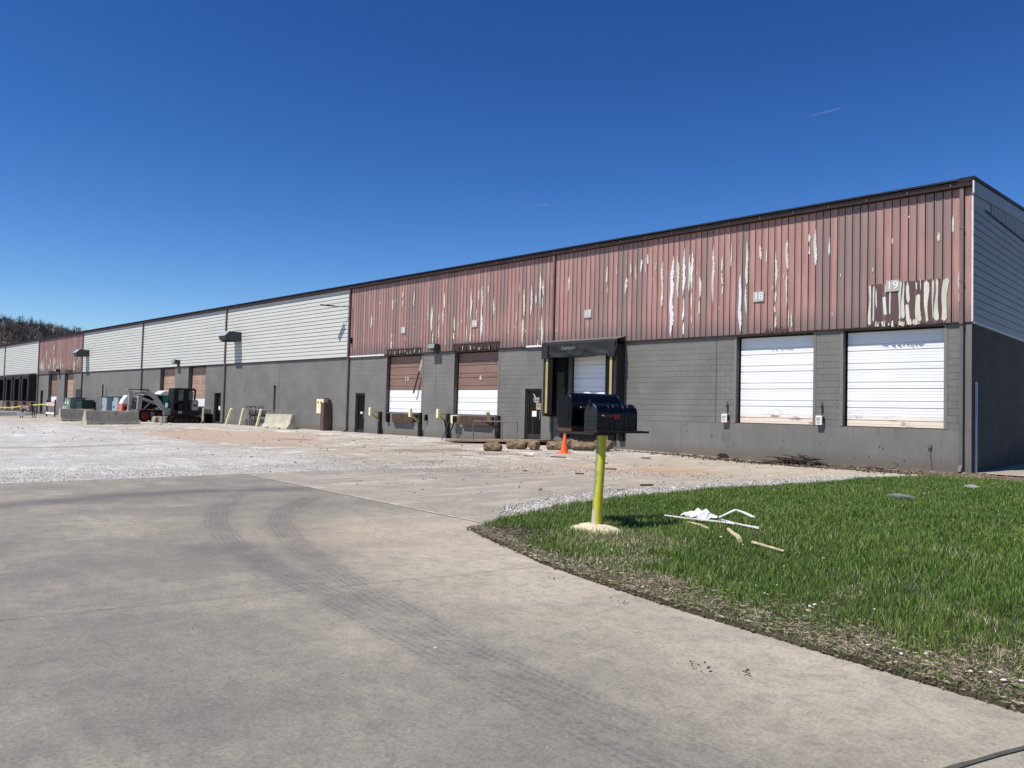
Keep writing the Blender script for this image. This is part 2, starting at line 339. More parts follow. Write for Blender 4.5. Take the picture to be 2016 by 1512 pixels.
def wear(X, Y):
    w_ = np.zeros_like(X)
    for k, p in enumerate(TR):
        d = pdist(X, Y, p); a = (.42, .36, .22, .18)[k]
        w_ = np.maximum(w_, a*np.exp(-(d/.2)**2)*(.55+.6*vnoise(X, Y, .9, 5+k)))
    b = np.exp(-((X+12.15-.25*np.sin(Y))/.45)**2)*.8*(.6+.6*vnoise(X, Y, .7, 9)); w_ = np.maximum(w_, b*(Y > .5))
    w_ = np.maximum(w_, .42*sstep(4.1, 1.5, Y+.35*vnoise(X, Y, 1.1, 3)-.15*(X+4))*(.45+.7*fbm(X, Y, 1.4, 4)))
    for (bx, by, r, a) in ((-7.4, 3.5, .45, .5), (-6.2, 3.4, .25, .35), (-5.6, 2.6, .3, .3)): w_ = np.maximum(w_, a*np.exp(-((X-bx)**2+(Y-by)**2)/r**2))
    return w_
def trackcoord(X, Y, which):
    bd = np.full(X.shape, 9.); bs = np.zeros(X.shape)
    for p in TR:
        for o_ in (0,):
            L = 0
            for (ax, ay), (bx, by) in zip(p[:-1], p[1:]):
                vx, vy = bx-ax, by-ay; l = math.hypot(vx, vy); t = np.clip(((X-ax)*vx+(Y-ay)*vy)/(l*l), 0, 1); d = np.hypot(X-ax-t*vx, Y-ay-t*vy)
                m_ = d < bd; bd = np.where(m_, d, bd); bs = np.where(m_, L+t*l, bs); L += l
    return bd if which == 0 else bs/30
EDGE = [(-6.76, 6.25), (-6.2, 5.98), (-5.67, 5.77), (-4.9, 5.42), (-3.98, 5.15), (-3.08, 4.93), (-1.96, 4.72), (-.89, 4.52), (1, 4.3), (8, 4.0)]
RM = sheet('road', rx, v, lambda X, Y: 0*X, K['road'], dict(wear=wear, td=lambda X, Y: trackcoord(X, Y, 0), ts=lambda X, Y: trackcoord(X, Y, 1), tan=lambda X, Y: sstep(2.6, .1, pdist(X, Y, EDGE))*(.55+.5*vnoise(X, Y, 1.6, 2)),
      stain=lambda X, Y: .16*np.exp(-((X+7.0)**2/1.6+(Y-5.3)**2/.7)), pale=lambda X, Y: .42*np.exp(-(pdist(X, Y, [(-15.2, 7.3), (-15.1, -1)])/.25)**2)))
# lot slab: its near edge follows the slanted joint
lx = np.linspace(-15.1, -4.2, 90); ly = np.linspace(0, 1, 120)**1.2
def lotmesh():
    X, T = np.meshgrid(lx, ly, indexing='ij'); Y0 = jy(X); Y = Y0+(YW+.05-Y0)*T; Z = .004+gz(X, Y); nx, ny = X.shape
    i = np.arange(nx-1)[:, None]*ny+np.arange(ny-1)[None]; F = np.stack([i, i+ny, i+ny+1, i+1], -1).reshape(-1, 4)
    A = dict(wear=.5*np.exp(-((Y-11.5-.3*X*0)/1.3)**2)*vnoise(X, Y, 2.2, 1)+.25*fbm(X, Y, 2.5, 8)+.25*np.exp(-((Y-9)/.5)**2)*vnoise(X, Y, 1.5, 21),
             tan=sstep(9, 17, Y)*(.4+.6*vnoise(X, Y, 3, 6)), stain=.75*np.exp(-((X+11.0)**2/.9+(Y-17.2)**2/1.6))+.35*np.exp(-((X+12.5)**2/3+(Y-16)**2/3)),
             pale=np.maximum(np.maximum(.75*sstep(-12.9, -15, X+1.2*vnoise(X, Y, 2.5, 3)-.9*np.exp(-((Y-12)/2.5)**2)*0)*sstep(8.2, 12.5, Y+.4*(X+15)*0+1.5*vnoise(X, Y, 1.5, 5)), .42*np.exp(-(pdist(X, Y, [(-8.4, 9.5), (-8.9, 14), (-8.0, 20)])/.45)**2)),
                          .55*np.exp(-((Y-14.8-.55*(X+12))/.5)**2)*sstep(-9.6, -11, X)))
    o = npmesh('parking_lot', np.stack([X, Y, Z], -1).reshape(-1, 3), F, K['lot'], {k: ('FLOAT', np.clip(a, 0, 1)) for k, a in A.items()}, True); o['kind'] = 'structure'
lotmesh()
gx = -15.1-np.concatenate([np.linspace(0, 30, 150)[:-1], np.linspace(30, 75, 100)[:-1], np.linspace(75, 150, 40)])
gy = np.concatenate([np.array([-60, -30, -12]), np.linspace(-4, YW+.05, 140)])
BR = [(-41, 18.6), (-36, 20.3), (-33, 20.6), (-28.5, 17.5), (-25.5, 14.8), (-27, 13.6), (-31, 12.6), (-36, 13.2), (-41, 16)]
sheet('gravel_yard', gx[::-1], gy, lambda X, Y: .002+gz(X, Y)+.012*vnoise(X, Y, 1.3, 2)*sstep(-15.3, -17, X), K['gravel'], dict(
    brown=lambda X, Y: .95*inpoly(X+1.2*(vnoise(X, Y, 2, 4)-.5), Y+.8*(vnoise(X, Y, 1.7, 6)-.5), BR),
    wear=lambda X, Y: .8*np.exp(-((X+56-.8*Y)/1.0)**2)*0+.75*sstep(.58, .72, fbm(X, Y, 3.0, 12))*sstep(12, 17, Y)*sstep(-62, -18, X)+.8*sstep(-66, -72, X)*sstep(13.5, 16.5, Y)*vnoise(X, Y, 1, 3)
        +.7*np.exp(-(pdist(X, Y, [(-27.5, 2), (-26, 7), (-27.5, 10.5)])/.28)**2),
    dirty=lambda X, Y: np.maximum(np.maximum(.9*sstep(.42, .6, fbm(X, Y, 2.4, 61)+.25*sstep(-34, -18, X)+.12)*sstep(9.5, 12.5, Y+.12*(X+15))*sstep(23, 19, Y), .8*np.exp(-((Y-15.2-.03*(X+40))/1.6)**2)*sstep(-30, -40, X)), .85*sstep(-45, -62, X)*sstep(9, 13, Y)),
    clean=lambda X, Y: .75*sstep(13.5, 10, Y+.11*(X+15)+2*vnoise(X, Y, 3, 8))*(.4+.6*vnoise(X, Y, 4, 18))))
def flat(name, P, z, m, kind='structure'):
    mb = MB(); mb.add([(x, y, z) for x, y in P], [tuple(range(len(P)))]); o = mb.build(name, m); o['kind'] = kind; return o
flat('ground', [(-1500, -600), (900, -600), (900, 1500), (-1500, 1500)], -.26, K['ground'])
GR = sheet('side_yard', np.linspace(-150, 60, 60), np.linspace(YW+.06, 110, 40), lambda X, Y: .01+.012*(Y-YW)*(X > -20)+.1*fbm(X, Y, 4), K['ground'])
sheet('far_field', np.linspace(8, 200, 10), np.linspace(4, 24, 8), lambda X, Y: 0*X+.01, K['ground'])
# sealant strips in the joints
def strip(pts, wd, m, name, z=.0075, jit=.12):
    V = []; F = []; P = []
    for a, b in zip(pts[:-1], pts[1:]):
        n = max(2, int(math.dist(a, b)/.15)); P += [(a[0]+(b[0]-a[0])*i/n, a[1]+(b[1]-a[1])*i/n) for i in range(n)]
    P.append(pts[-1]); dx = pts[-1][0]-pts[0][0]; dy = pts[-1][1]-pts[0][1]; L = math.hypot(dx, dy); nx, ny = -dy/L, dx/L
    for x, y in P:
        o = random.uniform(-1, 1)*wd*jit; h = wd/2*random.uniform(.45, 1.15)
        V += [(x+nx*(h+o), y+ny*(h+o), z), (x-nx*(h-o), y-ny*(h-o), z)]
    F = [(2*i, 2*i+1, 2*i+3, 2*i+2) for i in range(len(P)-1)]
    o = MB().add(V, F).build(name, m); o['kind'] = 'structure'; return o
strip([(-15.05, jy(-15.05)), (-6.9, jy(-6.9))], .028, K['sealp'], 'joint_filler', .009)
strip([(-6.1, -.5), (-5.77, 1.27), (-4.75, 5.36)], .006, K['seal'], 'joint_sealant')
strip([(-2.4, -1), (-.93, 3.59), (-.62, 4.45)], .03, K['seal'], 'joint_sealant')
strip([(-10.9, -1), (-10.0, 3)], .008, K['seal'], 'joint_sealant')
strip([(-11.8, jy(-11.8)), (-11.0, 20)], .02, K['sealp'], 'joint_filler', .012)
strip([(-14.9, 11.2), (-8.6, 10.5)], .02, K['sealp'], 'joint_filler', .012)
strip([(-14.9, 15.8), (-8.4, 15.2)], .02, K['seal'], 'joint_sealant', .012)
# lawn
LP = EDGE[:-1]+[(8, 4.0), (8, 24.0), (-5.2, 24.0), (-5.9, 23.4), (-6.4, 21.7), (-7.0, 19.6), (-7.05, 16.6), (-7.74, 13.5), (-7.78, 11), (-7.6, 8.8), (-7.15, 7.2)]
def densify(P, st, j):
    R = []
    for i, a in enumerate(P):
        b = P[(i+1) % len(P)]; n = max(1, int(math.dist(a, b)/st))
        for k in range(n): t = k/n; R.append((a[0]+(b[0]-a[0])*t+random.uniform(-j, j), a[1]+(b[1]-a[1])*t+random.uniform(-j, j)))
    return R
LD = densify(LP, .025, .009)
mb = MB(); n = len(LD); mb.add([(x, y, .022) for x, y in LD]+[(x, y, -.03) for x, y in LD], [tuple(range(n))]+[(i, (i+1) % n, n+(i+1) % n, n+i) for i in range(n)])
o = mb.build('lawn_soil', K['soil']); o['kind'] = 'structure'
ICO = None
def ico():
    global ICO
    if ICO is None:
        t = (1+5**.5)/2; V = np.array([(-1, t, 0), (1, t, 0), (-1, -t, 0), (1, -t, 0), (0, -1, t), (0, 1, t), (0, -1, -t), (0, 1, -t), (t, 0, -1), (t, 0, 1), (-t, 0, -1), (-t, 0, 1)])/1.9
        F = np.array([(0, 11, 5), (0, 5, 1), (0, 1, 7), (0, 7, 10), (0, 10, 11), (1, 5, 9), (5, 11, 4), (11, 10, 2), (10, 7, 6), (7, 1, 8), (3, 9, 4), (3, 4, 2), (3, 2, 6), (3, 6, 8), (3, 8, 9), (4, 9, 5), (2, 4, 11), (6, 2, 10), (8, 6, 7), (9, 8, 1)])
        ICO = (V, F)
    return ICO
OCT = (np.array([(1, 0, 0), (-1, 0, 0), (0, 1, 0), (0, -1, 0), (0, 0, 1), (0, 0, -1)])*1.05, np.array([(0, 2, 4), (2, 1, 4), (1, 3, 4), (3, 0, 4), (2, 0, 5), (1, 2, 5), (3, 1, 5), (0, 3, 5)]))
def stones(name, X, Y, Z, R, tone, m=None):
    V, F = ico() if len(X) < 6000 else OCT; n = len(X); nv = len(V); s = R[:, None]*RNG.uniform(.55, 1.2, (n, 3)); s[:, 2] *= .7
    P = V[None]*(1+RNG.uniform(-.22, .22, (n, nv, 1))); P = P*s[:, None]; a = RNG.uniform(0, 6.28, n); c, q = np.cos(a)[:, None], np.sin(a)[:, None]
    P = np.stack([P[..., 0]*c-P[..., 1]*q+X[:, None], P[..., 0]*q+P[..., 1]*c+Y[:, None], P[..., 2]+Z[:, None]], -1)
    FF = (F[None]+(np.arange(n)*nv)[:, None, None]).reshape(-1, 3)
    o = npmesh(name, P.reshape(-1, 3), FF, m or K['stone'], {'tone': ('FLOAT', np.repeat(tone, nv))}); o['kind'] = 'stuff'; return o
# white gravel strip between slab and lawn
n = 26000; t = RNG.uniform(0, 1, n); SP = np.array([(-7.5, 7.9), (-7.95, 9.3), (-8.15, 11), (-8.1, 13.5), (-7.6, 16.6), (-7.45, 19.4), (-7.0, 21.3)]); sw = np.interp(t, np.linspace(0, 1, 7), (.3, .5, .62, .6, .6, .4, .3))
off = RNG.normal(0, .5, n)*sw; X = np.interp(t, np.linspace(0, 1, 7), SP[:, 0])+off; Y = np.interp(t, np.linspace(0, 1, 7), SP[:, 1])+RNG.normal(0, .15, n)
stones('gravel_strip', X, Y, .008+RNG.uniform(0, .02, n)*(np.abs(off) < .4), RNG.gamma(3, .0034, n)+.004, np.clip(RNG.normal(.5, .33, n), 0, 1))
# loose chips on the yard edge and the lot
n = 16000; X = -15.3+RNG.normal(0, .15, n)-RNG.gamma(1.1, 2.4, n)+.1; Y = RNG.uniform(1, 13, n); k = (X < -15.0) | (Y > jy(X)+1.2+RNG.uniform(0, 3, n)); X, Y = X[k], Y[k]
stones('loose_gravel', X, Y, np.full(len(X), .012), RNG.gamma(2, .0026, len(X))+.003, np.clip(RNG.normal(.7, .25, len(X)), 0, 1))
n = 5000; X = RNG.uniform(-17.5, -9, n); Y = 14.8+.55*(X+12)+RNG.normal(0, .8, n)+2*(X < -13)*RNG.uniform(-1, 1, n); k = Y > 8
stones('loose_gravel', X[k], Y[k], .012+gz(X[k], Y[k]), RNG.gamma(2, .003, k.sum())+.003, np.clip(RNG.normal(.5, .35, k.sum()), 0, 1))
n = 900; X = RNG.uniform(-45, -7, n); Y = RNG.uniform(8, 23.5, n); k = ~((X > -8.4) & (Y < 21)); X, Y = X[k], Y[k]
stones('dark_chips', X, Y, .01+gz(X, Y), RNG.gamma(2, .009, len(X))+.006, np.clip(RNG.normal(.05, .25, len(X)), 0, 1))
n = 260; X = RNG.uniform(-14, -.5, n); Y = RNG.uniform(.8, 6.2, n); k = (pdist(X, Y, EDGE) > .15) & (Y < 6-.35*np.maximum(0, X+7)); X, Y = X[k], Y[k]
stones('road_grit', X, Y, np.full(len(X), .003), RNG.gamma(2, .0014, len(X))+.0012, np.clip(RNG.normal(.6, .45, len(X)), 0, 1))
# dirt crumbs: near corner of the lawn and along the wall
def dirt(name, cx, cy, sx, sy, n, r, tone=.08, rot=0, clipf=None):
    a, b = RNG.normal(0, sx, n), RNG.normal(0, sy, n); X = cx+a*math.cos(rot)-b*math.sin(rot); Y = cy+a*math.sin(rot)+b*math.cos(rot)
    if clipf is not None: k = clipf(X, Y); X, Y = X[k], Y[k]
    stones(name, X, Y, .015+gz(X, Y)+np.abs(RNG.normal(0, .012, len(X))), RNG.gamma(3, r/3, len(X)), np.clip(RNG.normal(tone, .12, len(X)), 0, 1), K['soilc'])
def soilc():
    g = NG('soil_clod'); c = g.mix(g.attr('tone'), (.045, .032, .024), (.42, .34, .24)); return g.out(c, .95, g.noise(60), .5)
K['soilc'] = soilc()
dirt('soil_clods', -6.15, 6.35, .42, .22, 1700, .014, .12, -.35, lambda X, Y: inpoly(X, Y, LP) | (pdist(X, Y, EDGE) < .07))
dirt('soil_clods', -5.6, 23.6, 1.6, .35, 1500, .03, .25)
dirt('soil_clods', -3.6, 23.3, 1.6, .3, 900, .04, .2)
dirt('soil_clods', -9.5, 23.1, 2.2, .35, 1800, .025, .12)
dirt('soil_clods', -13.5, 23.1, 2.2, .22, 900, .02, .2)
n = 2200; t = RNG.uniform(0, 1, n); ex = np.interp(t, np.linspace(0, 1, len(EDGE)), [p[0] for p in EDGE]); ey = np.interp(t, np.linspace(0, 1, len(EDGE)), [p[1] for p in EDGE])
stones('edge_crumbs', ex+RNG.normal(0, .03, n), ey+np.abs(RNG.normal(0, .07, n))-.02, np.full(n, .016), RNG.gamma(2.5, .0022, n)+.0015, np.clip(RNG.normal(.15, .2, n), 0, 1), K['soilc'])

# grass blades
def grass():
    n = 840000; d = 2.9+RNG.uniform(0, 1, n)**.8*22; th = RNG.uniform(math.radians(-8), math.radians(62), n)
    X = -d*np.sin(math.radians(45)-th+math.radians(0)); Y = d*np.cos(math.radians(45)-th)
    # bearing measured round the camera: the lawn lies ahead and to the right
    k = inpoly(X, Y, LP); X, Y, d = X[k], Y[k], d[k]
    de = pdist(X, Y, EDGE)
    dead = np.clip(1.1*sstep(.85, .35, de+1.5*(fbm(X, Y, .6, 3)-.42))*sstep(.1, .4, de+.5*(vnoise(X, Y, .35, 41)-.3))*sstep(-4.8, -2.4, X+1.4*vnoise(X, Y, .9, 1)), 0, 1)
    dead = np.maximum(dead, .55*sstep(.55, .75, fbm(X, Y, .9, 7))*sstep(2.4, .9, de)); dead = np.maximum(dead, .7*np.exp(-((X+5.15)**2+(Y-7.0)**2)/.35))
    dead = np.maximum(dead, .8*sstep(22, 23.3, Y+.8*vnoise(X, Y, .8, 4)))
    bare = np.exp(-(((X+6.25)/.5)**2+((Y-6.45)/.28)**2)); keep = RNG.uniform(0, 1, len(X)) > np.maximum(np.maximum(.12*dead*(d > 0), 1.15*bare), .55*(de < .025)); keep &= ~(np.hypot(X+5.82, Y-7.36) < .13)
    keep &= (RNG.uniform(0, 1, len(X)) < .7+.5*fbm(X, Y, .5, 31)) | (dead > .4)
    X, Y, d, dead, de = X[keep], Y[keep], d[keep], dead[keep], de[keep]; n = len(X)
    tall = fbm(X, Y, .6, 11); hh = (.030+.05*tall+.035*sstep(.62, .8, fbm(X, Y, .28, 77)))*RNG.uniform(.5, 1.45, n)*(1-.45*dead)*(.5+.5*sstep(.02, .5, de)); wd = (.0026+.00042*d)*RNG.uniform(.7, 1.3, n)
    a = RNG.uniform(0, 6.283, n); ln = RNG.uniform(.1, .8, n)*hh*(1+1.9*dead); b = a+RNG.normal(0, .6, n); dx, dy = np.cos(a)*wd/2, np.sin(a)*wd/2; lx, ly = np.cos(b+1.57)*ln, np.sin(b+1.57)*ln
    z0 = .018; P = np.empty((n, 5, 3))
    P[:, 0] = np.stack([X-dx, Y-dy, np.full(n, z0)], -1); P[:, 1] = np.stack([X+dx, Y+dy, np.full(n, z0)], -1)
    P[:, 2] = np.stack([X+dx*.8+lx*.35, Y+dy*.8+ly*.35, z0+hh*.6], -1); P[:, 3] = np.stack([X-dx*.8+lx*.35, Y-dy*.8+ly*.35, z0+hh*.6], -1)
    P[:, 4] = np.stack([X+lx, Y+ly, z0+hh*(1-.35*dead)], -1)
    i = (np.arange(n)*5)[:, None]; F = np.concatenate([i+[0, 1, 2], i+[0, 2, 3], i+[3, 2, 4]], 1).reshape(-1, 3)
    g1 = np.array((.105, .195, .028)); g2 = np.array((.205, .285, .055)); g3 = np.array((.058, .12, .022)); br = np.array((.50, .42, .29)); q = RNG.uniform(0, 1, n)
    pt = fbm(X, Y, 1.3, 14); cl = sstep(.62, .8, fbm(X, Y, .28, 77)); c = g1+(g2-g1)*np.clip(q*.8+1.3*pt-.6+.5*cl, 0, 1)[:, None]; c = np.where((RNG.uniform(0, 1, n) < .25)[:, None], g3, c)
    isd = RNG.uniform(0, 1, n) < np.maximum(.82*dead, .025+.12*sstep(.55, .8, fbm(X, Y, 1.0, 22))); c = np.where(isd[:, None], br*RNG.uniform(.45, 1.25, (n, 1)), c)*RNG.uniform(.75, 1.2, (n, 1))
    # straw and cut grass lying flat on the soil along the kerb edge
    m_ = 26000; t = RNG.uniform(0, 1, m_); ex = np.interp(t, np.linspace(0, 1, len(EDGE)), [p[0] for p in EDGE]); ey = np.interp(t, np.linspace(0, 1, len(EDGE)), [p[1] for p in EDGE])
    sx = ex+RNG.normal(0, .05, m_); sy = ey+np.abs(RNG.normal(0, .36, m_))*(.5+.9*vnoise(ex, ey, .5, 91))*(.3+.7*sstep(-4.6, -2.8, ex))-.015; k = inpoly(sx, sy, LP) & ((vnoise(sx, sy, .3, 55) > .22) | (RNG.uniform(0, 1, m_) < .3)) & (sx < 3); sx, sy = sx[k], sy[k]; m_ = len(sx)
    a = RNG.uniform(0, 6.28, m_); l = RNG.uniform(.015, .07, m_); w2 = RNG.uniform(.0014, .0034, m_); z = .026+RNG.uniform(0, .022, m_); ca, sa = np.cos(a), np.sin(a); Q = np.empty((m_, 5, 3))
    for i_, (u_, v_) in enumerate(((0, -1), (0, 1), (.55, .8), (.55, -.8), (1, 0))): Q[:, i_] = np.stack([sx+ca*l*u_-sa*w2*v_, sy+sa*l*u_+ca*w2*v_, z+RNG.uniform(-.004, .012, m_)*(u_ > 0)], -1)
    P = np.concatenate([P, Q]); i = (np.arange(n+m_)*5)[:, None]; F = np.concatenate([i+[0, 1, 2], i+[0, 2, 3], i+[3, 2, 4]], 1).reshape(-1, 3)
    cs = np.array((.42, .35, .25))*RNG.uniform(.25, 1.25, (m_, 1)); cs = np.where((RNG.uniform(0, 1, m_) < .18)[:, None], np.array((.11, .17, .04)), cs); c = np.concatenate([c, cs]); n = n+m_
    C4 = np.concatenate([np.repeat(c, 5, 0), np.ones((n*5, 1))], 1)
    o = npmesh('grass', P.reshape(-1, 3), F, K['blade'], {'bcol': ('FLOAT_COLOR', C4)}); o['kind'] = 'stuff'
    tag(o, 'green spring lawn with dead straw along its kerb edge', 'grass'); print('blades', n)
grass()

# ------------------------------------------------------------------ warehouse
WH = thing('warehouse', (XC, YW, 0), 'long low warehouse of grey block under peeling red and white metal siding', 'warehouse')
XE = -143.8; ZS = 1.24; ZB = 4.28; ZT = 8.08
BAYS = [-6.1, -21.36, -36.54, -51.79, -67.23, -82.81, -98.03, -113.2, -128.5, XE]
# openings: x0, x1, z0, z1, recess
OP = [(-9.39, -6.57, 1.25, 4.2, .22), (-13.0, -10.33, 1.25, 4.2, .22), (-20.5, -18.43, 1.25, 4.0, .25), (-27.66, -24.67, 1.25, 4.2, .24), (-33.04, -30.1, 1.25, 4.2, .2),
      (-35.85, -34.95, 0, 2.25, .1), (-22.97, -22.0, .25, 2.44, .12), (-53.46, -52.4, 0, 2.3, .12), (-63.42, -60.5, 1.25, 4.2, .3), (-58.0, -55.0, 1.25, 4.2, .3),
      (-94.2, -91.1, 1.25, 4.2, .3), (-88.6, -85.6, 1.25, 4.2, .3), (-97.1, -96.1, 0, 2.5, .12),
      (-101.6, -99.2, 1.25, 4.0, .3), (-105.1, -102.7, 1.25, 4.0, .3), (-108.7, -106.3, 1.25, 4.0, .3), (-112.3, -109.9, 1.25, 4.0, .3)]
def wall_cells(z0, z1, x0=XE, x1=XC):
    """horizontal band of wall split round the openings; yields (xa, xb, za, zb)"""
    xs = sorted({x0, x1}|{q for a, b, c, d, r in OP if c < z1 and d > z0 for q in (a, b) if x0 < q < x1})
    for a, b in zip(xs[:-1], xs[1:]):
        m_ = (a+b)/2; o = [q for q in OP if q[0] < m_ < q[1] and q[2] < z1 and q[3] > z0]
        if not o: yield a, b, z0, z1
        else:
            if o[0][2] > z0: yield a, b, z0, o[0][2]
            if o[0][3] < z1: yield a, b, o[0][3], z1
TH = .45
mb = MB()
for c in wall_cells(-.3, ZS): mb.box(c[0], c[1], YW, YW+TH, c[2], c[3])
lw = mb.build('dock_wall', K['block2'], WH)
mb = MB()
for c in wall_cells(ZS, ZB): mb.box(c[0], c[1], YW+.016, YW+TH, c[2], c[3])
mb.build('wall', K['mortar'], WH)
MB().box(XE, XC, YW+.01, YW+TH, ZB, ZT+.05).build('upper_wall', K['backing'], WH)
# blocks
CH = (ZB-ZS)/15; BL = .406
_bm = {}
def blockmesh(L):
    L = round(L, 2)
    if L not in _bm:
        x, z, e = L/2-.0008, CH/2-.0022, .0022; y0, y1 = random.uniform(0, .0015), .0155
        V = [(-x, y1, -z), (x, y1, -z), (x, y1, z), (-x, y1, z), (-x+e, y0, -z+e), (x-e, y0, -z+e), (x-e, y0, z-e), (-x+e, y0, z-e)]
        V = [(a, y0+.003 if q < 4 else y0, c) if False else (a, b, c) for q, (a, b, c) in enumerate(V)]
        me = bpy.data.meshes.new('block'); me.from_pydata(V, [], [(4, 5, 6, 7), (0, 1, 5, 4), (1, 2, 6, 5), (2, 3, 7, 6), (3, 0, 4, 7)]); me.update(); me.materials.append(K['block']); _bm[L] = me
    return _bm[L]
nblk = 0; sv, sf = MB(), None; CJ = [-13.77, -29.01, -44.3, -59.5, -75.0, -90.2]
for r in range(15):
    za = ZS+r*CH; zc = za+CH/2; runs = []
    xs = sorted({-66.0, XC-.16}|{q for a, b, c, d, rr in OP if c < zc < d for q in (a, b)}|{q+s for q in CJ for s in (-.012, .012)}); xs = [q for q in xs if -66.01 <= q <= XC]
    for a, b in zip(xs[:-1], xs[1:]):
        m_ = (a+b)/2
        if b-a < .05 or any(q[0] < m_ < q[1] and q[2] < zc < q[3] for q in OP): continue
        x = b; first = True
        while x > a+.02:
            L = (BL/2 if (r % 2 and first) else BL); first = False; L = min(L, x-a)
            if x-L-a < .06: L = x-a
            if x > -24.7 and nblk < 298 and not(-23 < x < -21.3):
                o = bpy.data.objects.new('block', blockmesh(L)); COL.objects.link(o); o.parent = WH
                o.location = (x-L/2-XC, 0, zc); nblk += 1
            else:
                xm = x-L/2; h = L/2-.0008; z_ = CH/2-.0024; yy = YW+random.uniform(0, .0015)
                sv.box(xm-h, xm+h, yy, YW+.0155, zc-z_, zc+z_)
            x -= L
o = sv.build('block_courses', K['block'], WH); o['kind'] = 'stuff'
mb = MB()
for c in wall_cells(ZS, ZB, XE, -66.02): mb.box(c[0], c[1], YW, YW+.0155, c[2], c[3])
mb.build('far_block_wall', K['block'], WH)
MB().box(XC-.16, XC, YW-.004, YW+.0155, ZS, ZB).build('corner_column', K['block'], WH)
# jambs of raised steel beside some openings, control joint lines
for a, b, c, d, r in OP[:5]:
    if c > 1:
        for x in (a-.09, b+.004): MB().box(x, x+.086, YW-.012, YW+r, ZS+.01, ZB-.02).build('door_jamb', K['block2'], WH)
for x in CJ: MB().box(x-.011, x+.011, YW-.001, YW+.0155, ZS, ZB-.02).build('control_joint', K['seal'], WH)
# ledge line and flashing
for a, b in zip(BAYS[1:], BAYS[:-1]):
    MB().box(a+.06, b-.06, YW-.075, YW+.012, ZB-.05, ZB-.005).build('base_flashing', K['brown'], WH)
MB().box(-36.4, -33.2, YW-.1, YW-.076, ZB-.045, ZB+.03).build('drip_edge', K['trimw'], WH)
MB().box(-22.9, -21.45, YW-.1, YW-.076, ZB-.045, ZB+.03).build('drip_edge', K['trimw'], WH)
# red ribbed panels
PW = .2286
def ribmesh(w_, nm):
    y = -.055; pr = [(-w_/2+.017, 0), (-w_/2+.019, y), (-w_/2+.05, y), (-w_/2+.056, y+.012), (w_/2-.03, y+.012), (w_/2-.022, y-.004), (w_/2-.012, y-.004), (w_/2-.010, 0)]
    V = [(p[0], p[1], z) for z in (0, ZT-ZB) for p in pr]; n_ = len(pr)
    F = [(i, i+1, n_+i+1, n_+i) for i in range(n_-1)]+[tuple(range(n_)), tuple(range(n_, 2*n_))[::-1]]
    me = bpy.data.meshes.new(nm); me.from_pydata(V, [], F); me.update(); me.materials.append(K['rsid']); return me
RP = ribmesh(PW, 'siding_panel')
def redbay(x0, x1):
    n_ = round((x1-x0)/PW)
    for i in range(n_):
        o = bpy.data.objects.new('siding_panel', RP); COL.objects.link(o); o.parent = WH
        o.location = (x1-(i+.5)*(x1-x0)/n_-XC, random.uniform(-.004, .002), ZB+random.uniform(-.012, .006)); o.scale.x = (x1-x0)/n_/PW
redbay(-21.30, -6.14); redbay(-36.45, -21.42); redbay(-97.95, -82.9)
MB().box(XC-.17, XC+.0, YW-.05, YW-.01, ZB-.01, ZT).build('corner_trim', K['rsid'], WH)
# white horizontal boards
NBD = 17; BH = (ZT-ZB)/NBD
def boardmesh(L, nm='siding_board', sub=None, m=None):
    h = BH; pr = [(-.005, 0), (-.058, .004), (-.058, .014), (-.048, h-.03), (-.016, h-.024), (-.016, h-.001), (-.005, h-.001)]
    V = [(x, p[0], p[1]) for x in (-L/2, L/2) for p in pr]; n_ = len(pr); F = [(i, (i+1) % n_, n_+(i+1) % n_, n_+i) for i in range(n_)]+[tuple(range(n_))[::-1], tuple(range(n_, 2*n_))]
    me = bpy.data.meshes.new(nm); me.from_pydata(V, [], F); me.update(); me.materials.append(K['wsid']); return me
for i in (2, 3, 4, 6, 7, 8):
    x0, x1 = BAYS[i+1]+.07, BAYS[i]-.07; me = boardmesh(x1-x0)
    for k in range(NBD):
        o = bpy.data.objects.new('siding_board', me); COL.objects.link(o); o.parent = WH; o.location = ((x0+x1)/2-XC, random.uniform(-.0025, .0025), ZB+k*BH)
    MB().box(x0, x1, YW-.028, YW+.008, ZB, ZT).build('siding_backing', K['wgirt'], WH)
